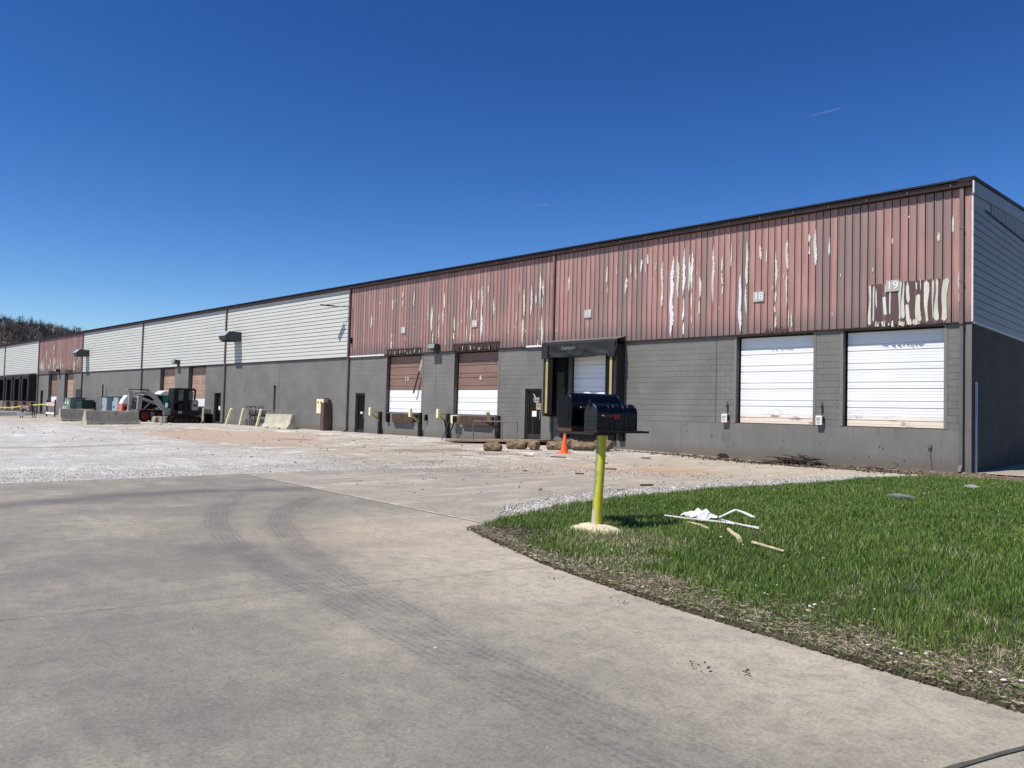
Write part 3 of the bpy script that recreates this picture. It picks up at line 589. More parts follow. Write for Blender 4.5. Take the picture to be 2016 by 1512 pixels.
# peeled patches of bare metal, each proud of its panel
PATCH = [(-16.3,6.87,7.2,0.086,0),(-16.03,5.48,7.17,0.156,0),(-15.59,4.34,7.33,0.18,1),(-15.36,5.72,7.39,0.15,0),(-15.11,4.38,7.57,0.135,1),(-14.87,5.89,7.3,0.093,0),(-14.75,4.77,7.46,0.093,1),(-14.43,5.06,6.46,0.091,0),(-13.91,5.37,7.52,0.102,0),(-13.56,5.68,7.04,0.1,0),(-13.22,6.63,7.54,0.074,0),(-12.64,4.96,7.51,0.119,0),(-12.86,4.37,6.34,0.132,1),(-12.15,6.76,7.31,0.093,0),(-11.94,6.62,7.11,0.034,0),(-11.6,4.36,6.99,0.101,0),(-11.23,5.05,7.31,0.11,0),(-11.14,4.38,5.02,0.033,0),(-11.04,4.38,4.93,0.054,0),(-10.47,6.71,7.42,0.074,0),(-10.28,6.35,7.52,0.104,2),(-9.84,6.63,7.22,0.081,2),(-7.96,6.72,6.92,0.081,0),(-7.49,7.43,7.51,0.043,0),(-6.71,6.63,6.9,0.087,0),(-6.33,6.81,7.34,0.073,0),(-6.16,4.81,5.72,0.072,0),(-8.51,5.95,6.1,0.026,0),(-8.59,4.33,5.57,0.091,0),(-8.48,4.43,5.52,0.045,0),(-8.4,4.83,5.43,0.051,2),(-8.35,4.72,5.53,0.051,2),(-8.14,5.24,5.54,0.044,2),(-8.15,4.61,5.17,0.113,2),(-8.01,4.63,5.36,0.038,2),(-7.94,4.54,5.35,0.093,2),(-7.74,4.45,5.6,0.08,2),(-7.65,4.47,5.56,0.092,0),(-7.51,4.37,5.54,0.121,0),(-7.28,5.29,5.52,0.072,2),(-7.23,4.35,5.16,0.149,0),(-7.18,5.25,5.74,0.059,0),(-7.02,4.33,5.53,0.135,0),(-6.85,4.42,5.54,0.052,0),(-6.75,4.35,5.56,0.116,0),(-6.53,4.33,5.56,0.154,0),(-23.43,6.6,7.14,0.052,0),(-23.1,5.6,6.84,0.134,0),(-23.16,4.36,5.53,0.155,0),(-22.67,5.57,7.02,0.112,0),(-22.4,6.1,6.59,0.08,0),(-22.17,5.86,7.45,0.119,0),(-22.02,5.85,7.1,0.089,0),(-22.02,4.32,5.6,0.128,0),(-22.25,4.29,4.55,0.07,0),(-22.98,4.88,5.03,0.041,0),(-21.5,6.83,7.12,0.048,0),(-20.9,6.95,7.13,0.057,0),(-20.57,6.45,7.13,0.102,0),(-20.27,4.45,4.73,0.037,0),(-18.59,6.2,7.3,0.085,0),(-18.14,6.87,7.35,0.058,0),(-17.68,6.05,6.76,0.146,0),(-17.69,7.27,7.39,0.041,0),(-17.46,6.8,7.36,0.097,0),(-17.22,6.54,7.27,0.064,0),(-16.98,6.83,7.37,0.126,2),(-16.79,6.82,7.38,0.07,0),(-16.68,7.14,7.56,0.101,0),(-19.5,4.93,5.12,0.044,0),(-34.5,5.72,6.53,0.137,0),(-32.63,6.5,7.23,0.11,0),(-32.33,6.98,7.14,0.073,0),(-32.63,4.56,5.39,0.147,0),(-31.75,6.68,7.54,0.125,0),(-30.85,6.59,7.56,0.104,0),(-33.75,7.01,7.15,0.096,0),(-29.68,5.76,6.82,0.066,0),(-29.39,5.27,6.58,0.147,0),(-29.27,4.43,5.26,0.146,0),(-28.83,4.87,6.28,0.096,0),(-28.53,5.53,6.31,0.158,0),(-28.48,6.35,7.23,0.095,0),(-28.3,4.54,5.0,0.078,0),(-27.69,4.82,5.94,0.123,0),(-27.17,6.83,7.26,0.06,0),(-27.15,5.55,5.8,0.06,0),(-26.81,4.58,5.48,0.059,0),(-26.74,5.77,6.27,0.074,0),(-26.53,4.61,7.35,0.147,0),(-26.31,4.75,5.0,0.044,0),(-26.15,5.63,6.18,0.072,0),(-26.01,6.56,7.1,0.086,0),(-25.8,4.58,7.28,0.143,1),(-25.4,6.8,7.24,0.084,0),(-25.0,5.75,6.62,0.097,0),(-24.02,4.83,5.49,0.053,0),(-23.54,5.27,5.93,0.052,0)]
def patch(x, z0, z1, w_, c):
    H = z1-z0
    if H > .7 and random.random() < .3:      # flaked off in two runs with a bridge of paint between
        q = z0+H*random.uniform(.35, .65); patch(x+random.uniform(-.02, .02), z0, q-random.uniform(.02, .08), w_*.8, c); patch(x+random.uniform(-.02, .02), q, z1, w_, c); return
    low = z0 < 4.8 and -8.75 < x < -6.4; n_ = max(5, int(H/.028)); L_, R_ = [], []; ph = random.uniform(0, 6); sd = random.random() < .5
    wl = wr = w_/2; dx_ = random.uniform(-.25, .25)*w_
    for i in range(n_+1):
        t = i/n_; a, b = (.05, .06) if low else (random.uniform(.15, .3), random.uniform(.2, .45)); e = min(1, t/a, (1-t)/b)**.7 if 0 < t < 1 else 0
        if i % random.choice((1, 2, 3, 4)) == 0: wl = w_/2*random.uniform(.55, 1.05); 
        if i % random.choice((1, 2, 3)) == 0: wr = w_/2*random.uniform(.35, 1.1)
        if low: wl = wr = w_/2*random.uniform(.85, 1.0)
        if sd: wl, wr = w_/2*.95, wr
        m_ = .75+.3*math.sin(ph+t*H*4); cx_ = x+dx_*(t-.5)+.10*w_*math.sin(ph*2+t*H*6)
        L_.append((cx_-max(.002, wl*e*(1 if sd else m_)), z0+H*t)); R_.append((cx_+max(.002, wr*e*m_), z0+H*t))
    def slab(k_, y, m, nm, par, th):
        Lk = [(x+(a-x)*k_-.004*(k_ > 1), z) for a, z in L_]; Rk = [(x+(a-x)*k_+.004*(k_ > 1), z) for a, z in R_]
        V = [(a, y, z) for a, z in Lk]+[(a, y, z) for a, z in Rk]; V += [(a, y+th, z) for a, _, z in V]; q = len(Lk); Q = 2*q
        F = [(i, i+1, q+i+1, q+i) for i in range(q-1)]+[(i, Q+i, Q+i+1, i+1) for i in range(q-1)]+[(q+i, q+i+1, Q+q+i+1, Q+q+i) for i in range(q-1)]
        return MB().add(V, F).build(nm, m, par)
    p = slab(1, YW-.0645, (K['brassy'], K['bareblue'], K['baregreen'])[c], 'peeled_patch', WH, .006)
    if random.random() < .55 and w_ > .05: slab(1.12, YW-.0600, K['flake'], 'paint_edge', p, .003)
MB().box(-8.62, -6.52, YW-.0575, YW-.0555, ZB+.03, 5.56).build('repainted_band', K['rsidd'], WH)
seen = []
for x, z0, z1, w_, c in PATCH:
    if any(abs(x-q[0]) < .07 and abs(z0-q[1]) < .15 for q in seen): continue
    seen.append((x, z0)); patch(x, z0, z1, max(w_*1.08, .045), c)
for i in range(34):
    x = random.uniform(-97.5, -83.3); z0 = random.choice([random.uniform(4.35, 4.8), random.uniform(4.6, 6.6)]); patch(x, z0, min(7.6, z0+random.uniform(.4, 1.6)), random.uniform(.08, .26), 0)
for i in range(40):
    x = random.uniform(-36, -7); z0 = random.uniform(4.6, 7.1); h_ = random.uniform(.04, .16); patch(x, z0, z0+h_, random.uniform(.02, .045), 0)
# torn lower edges over doors 18, 19, 15, 16
def torn(x0, x1, z0, z1, m, n_, cage=False):
    mb = MB()
    for i in range(n_):
        x = random.uniform(x0, x1); h_ = random.uniform(.25, 1)*(z1-z0); w_ = random.uniform(.03, .11); y = YW-.068-random.uniform(0, .03)
        mb.add([(x, y+.01, z0+random.uniform(-.03, .02)), (x+w_, y-random.uniform(0, .05), z0+random.uniform(-.04, .02)), (x+w_*random.uniform(.4, 1), y+.004, z0+h_), (x+w_*.2, y+.006, z0+h_*.8)], [(0, 1, 2, 3)])
    o = mb.build('torn_siding_edge', m, WH); o['kind'] = 'stuff'
    if cage:
        MB().box(x0-.15, x1+.15, YW-.066, YW-.0595, z0-.01, z1).build('burnt_strip', K['flake'], WH)
        c_ = MB(); nx = int((x1-x0)/.23)
        for i in range(nx+1): c_.tube((x0+i*(x1-x0)/nx, YW-.1, z0), (x0+i*(x1-x0)/nx, YW-.1, z1+.03), .006, n=4)
        c_.tube((x0-.2, YW-.1, z1+.03), (x1+.2, YW-.1, z1+.03), .008, n=5); c_.build('wire_guard', K['steel'], WH)
torn(-8.6, -7.2, ZB-.01, ZB+.2, K['brassy'], 26); torn(-8.4, -7.2, ZB-.05, ZB+.13, K['flake'], 30); torn(-12.0, -11.2, ZB-.02, ZB+.22, K['rsidd'], 24)
torn(-32.9, -30.3, ZB, ZB+.24, K['brassy'], 26, True); torn(-27.6, -24.7, ZB, ZB+.30, K['wood'], 40, True); torn(-27.6, -24.7, ZB, ZB+.25, K['brassy'], 14)
torn(-94, -91.3, ZB, ZB+.3, K['brassy'], 16, True); torn(-88.4, -86, ZB, ZB+.25, K['brassy'], 14, True)
# gutter, roof edge, downspouts
mb = MB()
mb.prism([(YW-.20, ZT-.01), (YW-.03, ZT-.03), (YW-.03, ZT+.16), (YW-.22, ZT+.16), (YW-.22, ZT+.12), (YW-.205, ZT+.10)], 'x', XE, XC+.04)
mb.build('gutter', K['brown'], WH)
MB().prism([(YW-.225, ZT+.163), (YW+.2, ZT+.163), (YW+.2, ZT+.24), (YW-.225, ZT+.215)], 'x', XE, XC+.06).build('roof_edge', K['roof'], WH)
sp = MB()
for i in range(120): x = XC-.5-i*1.15; sp.box(x, x+.02, YW-.224, YW-.219, ZT+.02, ZT+.09)
o = sp.build('gutter_spikes', K['down'], WH); o['kind'] = 'stuff'
def downspout(x, m2=True):
    p = MB().box(x-.05, x+.05, YW-.165, YW-.066, 4.2, ZT-.02).build('downspout', K['down'], WH, bev=.008)
    q = MB(); q.box(x-.045, x+.045, YW-.135, YW-.02, .28, 4.2); q.prism([(YW-.02, .36), (YW-.135, .28), (YW-.32, .1), (YW-.26, .03), (YW-.02, .2)], 'x', x-.045, x+.045)
    q.build('downspout_leg', K['downg'], p, bev=.006)
    MB().box(x-.06, x+.06, YW-.172, YW-.064, 5.4, 5.44).build('strap', K['down'], p); MB().box(x-.06, x+.06, YW-.172, YW-.064, 6.9, 6.94).build('strap', K['down'], p)
for x in BAYS[:8]: downspout(x)
# side wall (gable end, its shade darkened into the wall and siding colours)
YB = YW+44
MB().box(XC-TH, XC-.001, YW+TH, YB, -.3, ZB).build('side_wall', mat('side_wall_shade_paint', (.050, .054, .058), .8, .1, 1, spec=.08), WH)  # block paint darkened well below the front wall to carry the shade
MB().box(XC-TH, XC+.0014, YW+.017, YW+TH+.001, -.2, ZB-.002).build('side_corner', mat('side_corner_shade_paint', (.050, .054, .058), .8, .1, 1, spec=.08), WH)  # same shade-darkened colour as the side wall
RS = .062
sm = mat('shade_toned_side_siding', (.17, .195, .21), .5, .06, 1.2, rnd=.05)  # shaded copy of the white siding, darker and bluer in its colour
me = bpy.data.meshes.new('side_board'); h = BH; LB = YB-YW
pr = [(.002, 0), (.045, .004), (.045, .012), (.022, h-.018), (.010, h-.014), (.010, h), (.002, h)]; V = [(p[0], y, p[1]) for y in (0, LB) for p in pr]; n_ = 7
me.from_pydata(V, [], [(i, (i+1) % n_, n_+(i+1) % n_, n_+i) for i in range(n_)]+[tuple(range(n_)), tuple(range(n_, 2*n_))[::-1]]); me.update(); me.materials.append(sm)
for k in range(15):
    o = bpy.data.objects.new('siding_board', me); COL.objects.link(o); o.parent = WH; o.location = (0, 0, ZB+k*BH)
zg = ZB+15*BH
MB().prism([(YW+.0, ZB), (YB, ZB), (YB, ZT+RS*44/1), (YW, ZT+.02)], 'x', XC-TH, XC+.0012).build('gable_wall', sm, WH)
gab = MB(); y = YW+2.0
while y < YB: gab.prism([(y, zg+.01), (y+.11, zg+.01), (y+.11, ZT+RS*(y-YW)-.09), (y, ZT+RS*(y-YW)-.09)], 'x', XC+.001, XC+.03); y += .17
o = gab.build('gable_ribs', sm, WH); o['kind'] = 'stuff'
MB().prism([(YW-.1, ZT-.22), (YB, ZT-.22+RS*44), (YB, ZT+.1+RS*44), (YW-.1, ZT+.16)], 'x', XC+.002, XC+.055).build('rake_board', mat('rake_trim', (.14, .18, .21), .5), WH)
MB().prism([(YW-.2, ZT+.17), (YB, ZT+.11+RS*44), (YB, ZT+.23+RS*44), (YW-.2, ZT+.245)], 'x', XC-.3, XC+.10).build('rake_cap', K['roof'], WH)
MB().box(XC+.002, XC+.04, YW-.06, YW-.0, ZB, ZT-.1).build('corner_strip', K['trimw'], WH)
MB().box(XC+.056, XC+.09, YW-.2, YW-.12, ZT-.22, ZT+.12).build('gutter_end_cap', K['trimw'], WH)
MB().box(XC+.002, XC+.07, YW, YB, ZB-.06, ZB-.004).build('side_flashing', K['bgrey'], WH)
MB().prism([(YW+1.2, zg-.02), (YB, zg-.02), (YB, zg+.03), (YW+1.2, zg+.03)], 'x', XC+.046, XC+.06).build('gable_flashing', K['roof'], WH)
MB().prism([(YW-.22, ZT+.2), (YW+44, ZT+.2+RS*44), (YW+88, ZT+.2), (YW+88, ZT+.1), (YW-.22, ZT+.1)], 'x', XE, XC-.31).build('roof', K['roof'], WH)
MB().box(XC+.01, XC+.06, YW+.3, YW+.35, 0, 2.6).build('conduit', mat('grey_conduit', (.6, .62, .64), .5), WH)

# overhead doors: jambs/backing is the part, sections are its sub-parts
def section(x0, x1, z, h, yf, m, par):
    g1 = h*.34; pr = []; G = .009
    def seg(a, b): return [(yf+.035, a), (yf, a+.004), (yf, b-.004), (yf+.035, b)]
    pts = [(yf+.04, z)]+seg(z+G, z+g1-G)+seg(z+g1+G, z+h-G)+[(yf+.04, z+h)]
    # shallow ribs
    p = MB().prism(pts, 'x', x0, x1)
    for k in (.15, .56, .72, .86): p.box(x0+.02, x1-.02, yf-.004, yf+.002, z+h*k, z+h*k+.012)
    return p.build('door_section', m, par)
def odoor(a, b, c, d, r, mats, nm=5, label=None):
    fr = MB().box(a, b, YW+r+.06, YW+r+.09, c, d).box(a, a+.05, YW+r-.02, YW+r+.059, c, d).box(b-.05, b, YW+r-.02, YW+r+.059, c, d).box(a, b, YW+.06, YW+r+.09, d-.03, d+.0).build('overhead_door', K['blackr'], WH)
    if label: fr['label'] = label
    h = (d-c-.04)/nm
    for k in range(nm): section(a+.055, b-.055, c+.01+k*h, h-.004, YW+r, K[mats[k]], fr)
    return fr
D19 = odoor(*OP[0], ['door_wd', 'door_w', 'door_w', 'door_w', 'door_w'], label='white overhead door nearest the building corner, smudged along its foot')
D18 = odoor(*OP[1], ['door_wd', 'door_w', 'door_w', 'door_w', 'door_w'], label='white overhead door under the number 18')
D17 = odoor(*OP[2], ['door_w']*5, label='white overhead door inside the black dock shelter')
D16 = odoor(*OP[3], ['door_w', 'door_w', 'door_b', 'door_b', 'door_b'], label='brown overhead door with white lower half behind the pipe railing')
D15 = odoor(*OP[4], ['door_w', 'door_w', 'door_b', 'door_b', 'door_b'], label='brown overhead door with white lower half and a hanging strip')
DA = odoor(*OP[8], ['door_w', 'door_o', 'door_o', 'door_o', 'door_o'], label='tan overhead door behind the teal toilet')
DB = odoor(*OP[9], ['door_w', 'door_o', 'door_o', 'door_o', 'door_o'], label='tan overhead door with white foot beside the digger cab')
DC = odoor(*OP[10], ['door_w', 'door_b', 'door_b', 'door_b', 'door_b'], label='weathered brown overhead door behind the striped barricade')
DD = odoor(*OP[11], ['door_w', 'door_o', 'door_o', 'door_o', 'door_o'], label='rust-stained tan overhead door behind the green cabinets')
for i in range(13, 17): odoor(*OP[i], ['blackr']*5)
textobj('1 5', .26, K['white'], D15, (-31.55, YW+.185, 2.98), FRONT, 'door_number', .01); textobj('6', .3, K['white'], D16, (-26.05, YW+.22, 2.98), FRONT, 'door_number', .01)
textobj('1', .28, K['white'], DA, (-62.1, YW+.28, 3.0), FRONT, 'door_number', .01); textobj('2', .28, K['white'], DB, (-56.5, YW+.28, 3.0), FRONT, 'door_number', .01)
for x, z, t in ((-7.94, 5.47, '19'), (-12.19, 5.52, '18'), (-19.53, 5.47, '17'), (-26.25, 5.49, '16'), (-31.65, 5.49, '15')):
    p = MB().box(x-.19, x+.19, YW-.085, YW-.075, z-.17, z+.17).build('number_plate', K['plate'], WH)
    textobj(t, .34 if t > '17' else .3, K['white'], p, (x, YW-.087, z), FRONT, 'digits', .002)
# glazed man doors
def mandoor(a, b, c, d, r, notices=False):
    y = YW+r
    f = MB().box(a, a+.07, y-.05, y+.05, c, d).box(b-.07, b, y-.05, y+.05, c, d).box(a+.07, b-.07, y-.05, y+.05, d-.09, d).box(a+.07, b-.07, y-.05, y+.05, c, c+.05).build('man_door', K['dark'], WH)
    MB().box(a+.07, b-.07, y+.03, y+.045, c+.05, d-.09).build('glass', K['glass'], f)
    MB().box(a+.07, b-.07, y+.0, y+.029, c+.05, c+.26).build('kick_plate', K['dark'], f); MB().box(a+.07, a+.12, y, y+.029, c+.26, d-.09).build('stile', K['dark'], f); MB().box(b-.12, b-.07, y, y+.029, c+.26, d-.09).build('stile', K['dark'], f)
    MB().path([(b-.14, y+.0, c+.85), (b-.14, y-.05, c+.9), (b-.14, y-.05, c+1.2), (b-.14, y, c+1.25)], .012).build('handle', K['hood'], f)
    MB().box(a-.03, b+.03, y-.16, YW-.002, c-.03, c-.001).build('threshold', K['pipe'], f)
    return f, y
f, y = mandoor(*OP[6]); xm = -22.45
MB().box(xm+.02, xm+.29, y+.02, y+.028, 1.72-.16, 1.72+.12).build('notice', K['paperb'], f)
MB().box(xm-.21, xm+.05, y+.02, y+.028, 1.26, 1.50).build('notice', K['paper'], f)
textobj('DHRS', .15, K['white'], f, (xm+.03, y+.02, 2.02), FRONT, 'door_lettering', .002, .9)
MB().box(xm-.13, xm+.2, y+.018, y+.022, 1.915, 1.935).box(xm-.06, xm+.14, y+.018, y+.022, 1.87, 1.887).build('print_line', K['paper'], f)
MB().beam((xm-.17, y+.02, 2.25), (xm-.02, y+.02, 2.08), .008, .03).build('tape_mark', K['cream'], f)
for i in range(5): MB().box(xm+.07, xm+.24, y+.017, y+.02, 1.66+i*.03, 1.668+i*.03).build('print_line', K['dark'], f)
f, y = mandoor(*OP[5]); MB().box(-35.5, -35.33, y+.02, y+.028, 1.12, 1.24).build('notice', K['paper'], f)
f, y = mandoor(*OP[7]); MB().box(-53.0, -52.75, y+.02, y+.028, 1.05, 1.32).build('notice', K['paper'], f)
mandoor(*OP[12])
MB().box(-84.6, -83.3, YW-.04, YW-.005, 1.3, 2.6).build('wall_panel', K['dark'], WH)
# dock levellers and bumpers on the dock wall
def lev(x0, x1, z0, z1, m, nm='dock_leveller', d=.14):
    return MB().box(x0, x1, YW-d, YW-.002, z0, z1).box(x0+.1, x1-.1, YW-d-.05, YW-d-.001, z0-.06, z0+.02).build(nm, m, WH, bev=.01)
lev(-32.3, -30.55, .80, 1.2, K['rust']); lev(-27.0, -24.85, .84, 1.2, K['rust']); lev(-20.3, -18.55, .42, .62, K['blackr']); lev(-56.9, -55.2, .75, 1.2, K['blackr'])
for x, z0, z1, w_ in ((-32.75, .75, 1.22, .2), (-30.3, .8, 1.2, .15), (-20.62, .42, 1.15, .42), (-18.2, .42, 1.15, .32), (-17.75, .42, .8, .25), (-29.95+.35, .9, 1.2, .1), (-57.6, .7, 1.2, .3)):
    MB().box(x-w_/2, x+w_/2, YW-.14, YW-.003, z0, z1).build('dock_bumper', K['blackr'], WH, bev=.01)
mb = MB()
for i in range(11): mb.box(-20.2+i*.15, -20.13+i*.15, YW-.2, YW-.145, .64, .70)
mb.build('leveller_teeth', K['pipe'], WH)
MB().box(-27.5, -27.2, YW-.3, YW-.004, .82, 1.2).build('bumper_block', K['cream'], WH, bev=.02); MB().box(-27.32, -27.05, YW-.33, YW-.301, .86, 1.18).build('dock_bumper', K['blackr'], WH)
# cracks and chips in the painted concrete, formwork lines
for x in np.arange(-42, -6.4, 1.22):
    MB().box(x-.004, x+.004, YW-.0025, YW-.0005, .02, 1.2).build('form_line', K['mortar'], WH)
def crack(P, w_=.012):
    V = []
    for x, z in P: V += [(x, YW-.003, z+w_*random.uniform(.3, 1)), (x, YW-.003, z-w_*random.uniform(.3, 1))]
    MB().add(V, [(2*i, 2*i+1, 2*i+3, 2*i+2) for i in range(len(P)-1)]).build('crack', K['chip'], WH)
crack([(-32.8+i*.09, .62+.03*math.sin(i*1.7)+random.uniform(-.02, .02)-.008*i) for i in range(26)]); crack([(-27.2+i*.1, .55+random.uniform(-.02, .02)-.005*i) for i in range(22)], .01); crack([(-29.0+i*.0, .5) for i in range(2)])
crack([(-16.9+i*.1, 1.245+random.uniform(-.004, .004)) for i in range(32)], .006)
for x, z in ((-13.9, .75), (-11.3, .72), (-10.1, .7), (-8.3, .66), (-8.2, .62), (-12.5, .7), (-7.0, .5), (-9.6, 1.9), (-9.5, 1.93), (-9.55, 1.82), (-13.6, 1.72), (-13.52, 1.72), (-14.9, .9), (-9.0, .3), (-8.6, .35), (-7.6, .3)):
    n_ = 7; r_ = random.uniform(.015, .04); P = [(x+r_*random.uniform(.4, 1)*math.cos(k/n_*6.28), YW-.0035, z+1.3*r_*random.uniform(.4, 1)*math.sin(k/n_*6.28)) for k in range(n_)]
    MB().add(P, [tuple(range(n_))]).build('spall', K['chip'], WH)
MB().tube((-6.86, YW-.03, .05), (-6.92, YW-.03, .72), .012).box(-6.97, -6.87, YW-.06, YW-.01, .70, .8).build('stub_conduit', K['pipe'], WH)
# hanging strip on door 15
MB().beam((-30.2, YW+.1, 4.1), (-30.35, YW+.05, 3.4), .01, .1).build('hanging_strip', K['woodl'], WH)
MB().beam((-30.38, YW+.04, 3.35), (-30.75, YW-.0, 2.25), .012, .11).build('hanging_strip', K['woodd'], WH)

# ------------------------------------------------------------------ dock shelters
def shelter(x0, x1, z0, z1, d, label, detail=True, group=None):
    t = thing('dock_shelter', ((x0+x1)/2, YW-.002, z0), label, 'dock shelter', group)
    yb, yf = YW-.002, YW-d
    for a, b in ((x0, x0+.14), (x1-.14, x1)):
        MB().box(a, b, yf, yb-.0, z0, z1-.18).build('side_frame', K['shelt'], t, bev=.02)
    for a, b in ((x0+.142, x0+.5), (x1-.5, x1-.142)):
        MB().box(a, b, yf+.02, yf+.05, z0+.05, z1-.5).build('side_curtain', K['blackr'], t)
    if detail:
        for a, b in ((x0+.02, -20.52), (-18.42, x1-.02)): MB().box(a, b, yb-.28, yb-.001, z0-.02, z1-.1).build('foam_pad', K['blackr'], t)
    # wrinkled head curtain
    nx, nz = 40, 10; V = []; hz = .62 if detail else .5
    for i in range(nx+1):
        for j in range(nz+1):
            u = i/nx; q = j/nz; x = x0-.02+(x1-x0+.04)*u; z = z1-.05*(1-u)*detail-hz*q+.02*math.sin(u*9)*q
            y = yf-.03-.03*math.sin(u*11+q*5)*q-.025*math.sin((u*2.2-q)*9)*q-.015*math.sin(u*40+q*7)*q; V.append((x, y, z))
    F = [(i*(nz+1)+j, (i+1)*(nz+1)+j, (i+1)*(nz+1)+j+1, i*(nz+1)+j+1) for i in range(nx) for j in range(nz)]
    h = MB().add(V, F).build('head_curtain', K['shelt'], t, smooth=True); md = h.modifiers.new('thick', 'SOLIDIFY'); md.thickness = .015
    MB().prism([(yf-.02, z1), (yb, z1+.14), (yb, z1+.10), (yf-.02, z1-.04)], 'x', x0-.02, x1+.02).build('top_panel', K['shelt'], t)
    MB().prism([(yf-.024, z1+.004), (yb, z1+.144), (yb, z1+.15), (yf-.03, z1+.012)], 'x', x0-.01, x1+.03).build('top_flashing', K['pipe'], t)
    if detail:
        for x in (x0+.21, x1-.26): MB().box(x-.055, x+.055, yf-.012, yf+.018, z0+.12, z1-.55).build('guide_stripe', K['yel'], t)
        for x in (x0+.13, x1-.2): MB().box(x-.17, x+.17, yf-.09, yf-.065, z1-.68, z1-.05).build('corner_flap', K['shelt'], t, bev=.02)
        textobj('Fairborn', .21, mat('pale_script', (.2, .21, .21), .6), t, (x0+1.42, yf-.088, z1-.27), (math.pi/2, -.03, 0), 'logo')
    return t
shelter(-21.45, -17.69, 1.3, 4.33, .55, 'black dock shelter with yellow guide stripes round the half-shaded white door')
mb = MB().box(-17.69-.16, -17.69, YW-.5, YW-.003, 1.45, 4.4); 
for i, (a, b, lb) in enumerate(((-101.9, -98.9, 'rightmost'), (-105.4, -102.4, 'second from the right'), (-109.0, -106.0, 'third from the right'), (-112.6, -109.6, 'leftmost'))):
    t = shelter(a, b, 1.25, 4.3, .75, 'faded black dock shelter, %s of the four at the far left' % lb, False, 'black dock shelters at the far left')
    for x in (a+.3, b-.3): MB().box(x-.05, x+.05, YW-.80, YW-.77, 1.3, 3.8).build('guide_stripe', K['pipe'], t)
    MB().box(a+.5, b-.5, YW-.35, YW-.01, .7, 1.2).build('leveller', K['maroon'], t)
    MB().box(a+1.1, b-1.1, YW-.3, YW-.01, .25, .62).build('frame', K['yel'], t)

# ------------------------------------------------------------------ things fixed to the wall
def flood(x, z, y, s, label):
    t = thing('floodlight', (x, y, z), label, 'floodlight', 'floodlights along the wall')
    h = MB(); h.prism([(y-.38*s, z-.10*s), (y-.02*s, z-.16*s), (y-.0, z+.12*s), (y-.34*s, z+.16*s)], 'x', x-.28*s, x+.28*s); h.build('housing', K['lampm'], t, bev=.015)
    MB().prism([(y-.375*s, z-.085*s), (y-.385*s, z-.08*s), (y-.35*s, z+.13*s), (y-.345*s, z+.13*s)], 'x', x-.23*s, x+.23*s).build('lens', K['lens'], t)
    MB().box(x-.09*s, x+.09*s, y-.05, y, z-.32*s, z-.13*s).build('bracket', K['lampm'], t)
flood(-28.95, 4.50, YW-.06, 1.0, 'grey wall floodlight between the two brown-and-white doors')
flood(-59.8, 4.62, YW-.06, 1.1, 'small wall floodlight above the digger')
flood(-90.3, 4.55, YW-.06, 1.1, 'small dark wall floodlight on the far peeling red bay')
t = thing('arm_light', (-36.5, YW-.17, 7.05), 'slim black area light on an arm beside the joint of white and red siding', 'wall light')
MB().tube((-36.5, YW-.16, 7.05), (-37.3, YW-.75, 7.1), .02).build('arm', K['steel'], t)
MB().beam((-37.2, YW-.68, 7.1), (-37.85, YW-1.15, 7.16), .26, .06).build('lamp_head', K['machb'], t, bev=.015)
t = thing('photocell_box', (-36.3, YW-.08, 5.2), 'small black control box on the left edge of the red siding', 'control box')
MB().box(-36.37, -36.23, YW-.17, YW-.07, 5.0, 5.32).build('box', K['machb'], t); MB().tube((-36.3, YW-.08, 5.32), (-36.3, YW-.08, 7.0), .012).build('conduit', K['pipe'], t)
def hoodf(x1, label):
    x0 = x1-1.0; t = thing('exhaust_hood', (x0+.5, YW-.06, 5.73), label, 'exhaust hood', 'exhaust hoods on the white siding')
    y = YW; P = [(y-.05, 6.36), (y-.91, 6.36), (y-1.21, 6.03), (y-1.07, 5.76), (y-.82, 5.72), (y-.35, 5.73), (y-.05, 5.73)]; n_ = len(P)
    MB().prism(P, 'x', x0, x1).build('hood_body', K['hoodd'], t)
    MB().prism([(y-.905, 6.366), (y-1.215, 6.035), (y-1.225, 6.045), (y-.91, 6.38)], 'x', x0-.01, x1+.01).build('front_flange', K['hood'], t)
    MB().box(x0+.03, x1-.03, y-1.06, y-.4, 5.70, 5.716).build('screen', K['blackr'], t)
K['hoodd'] = mat('shade_dark_hood_metal', (.05, .062, .072), .5, .1, 3)  # hood body colour darkened to carry the shade on its side
hoodf(-49.55, 'metal exhaust hood on the white siding left of the long blank wall'); hoodf(-80.95, 'metal exhaust hood on the far white siding beside the red bay')
def meter(x, z0, label):
    t = thing('disconnect_box', (x, YW-.002, z0), label, 'electrical box', 'grey switch boxes beside the white doors')
    b = MB().box(x-.1, x+.1, YW-.15, YW-.003, z0, z0+.29).build('enclosure', K['white'], t, bev=.008)
    MB().box(x-.075, x+.06, YW-.156, YW-.151, z0+.14, z0+.24).build('cover', K['bgrey'], t)
    p_ = MB()
    for i in range(7): p_.box(x-.065+i*.017, x-.054+i*.017, YW-.156, YW-.151, z0+.075, z0+.075+(.035, .028, .035, .035, .026, .033, .035)[i])
    p_.box(x-.06, x+.045, YW-.156, YW-.151, z0+.05, z0+.058).build('red_print', K['mredl'], t)
    MB().tube((x+.06, YW-.05, z0+.29), (x+.06, YW-.05, z0+.72), .014).box(x+.03, x+.09, YW-.08, YW-.02, z0+.52, z0+.6).build('conduit', K['steel'], t)
    MB().box(x+.105, x+.13, YW-.12, YW-.02, z0+.06, z0+.26).build('switch_lever', K['steel'], t)
meter(-13.36, 1.26, 'pale switch box with red print left of the door numbered 18'); meter(-10.08, 1.27, 'pale switch box with red print between the two white doors')
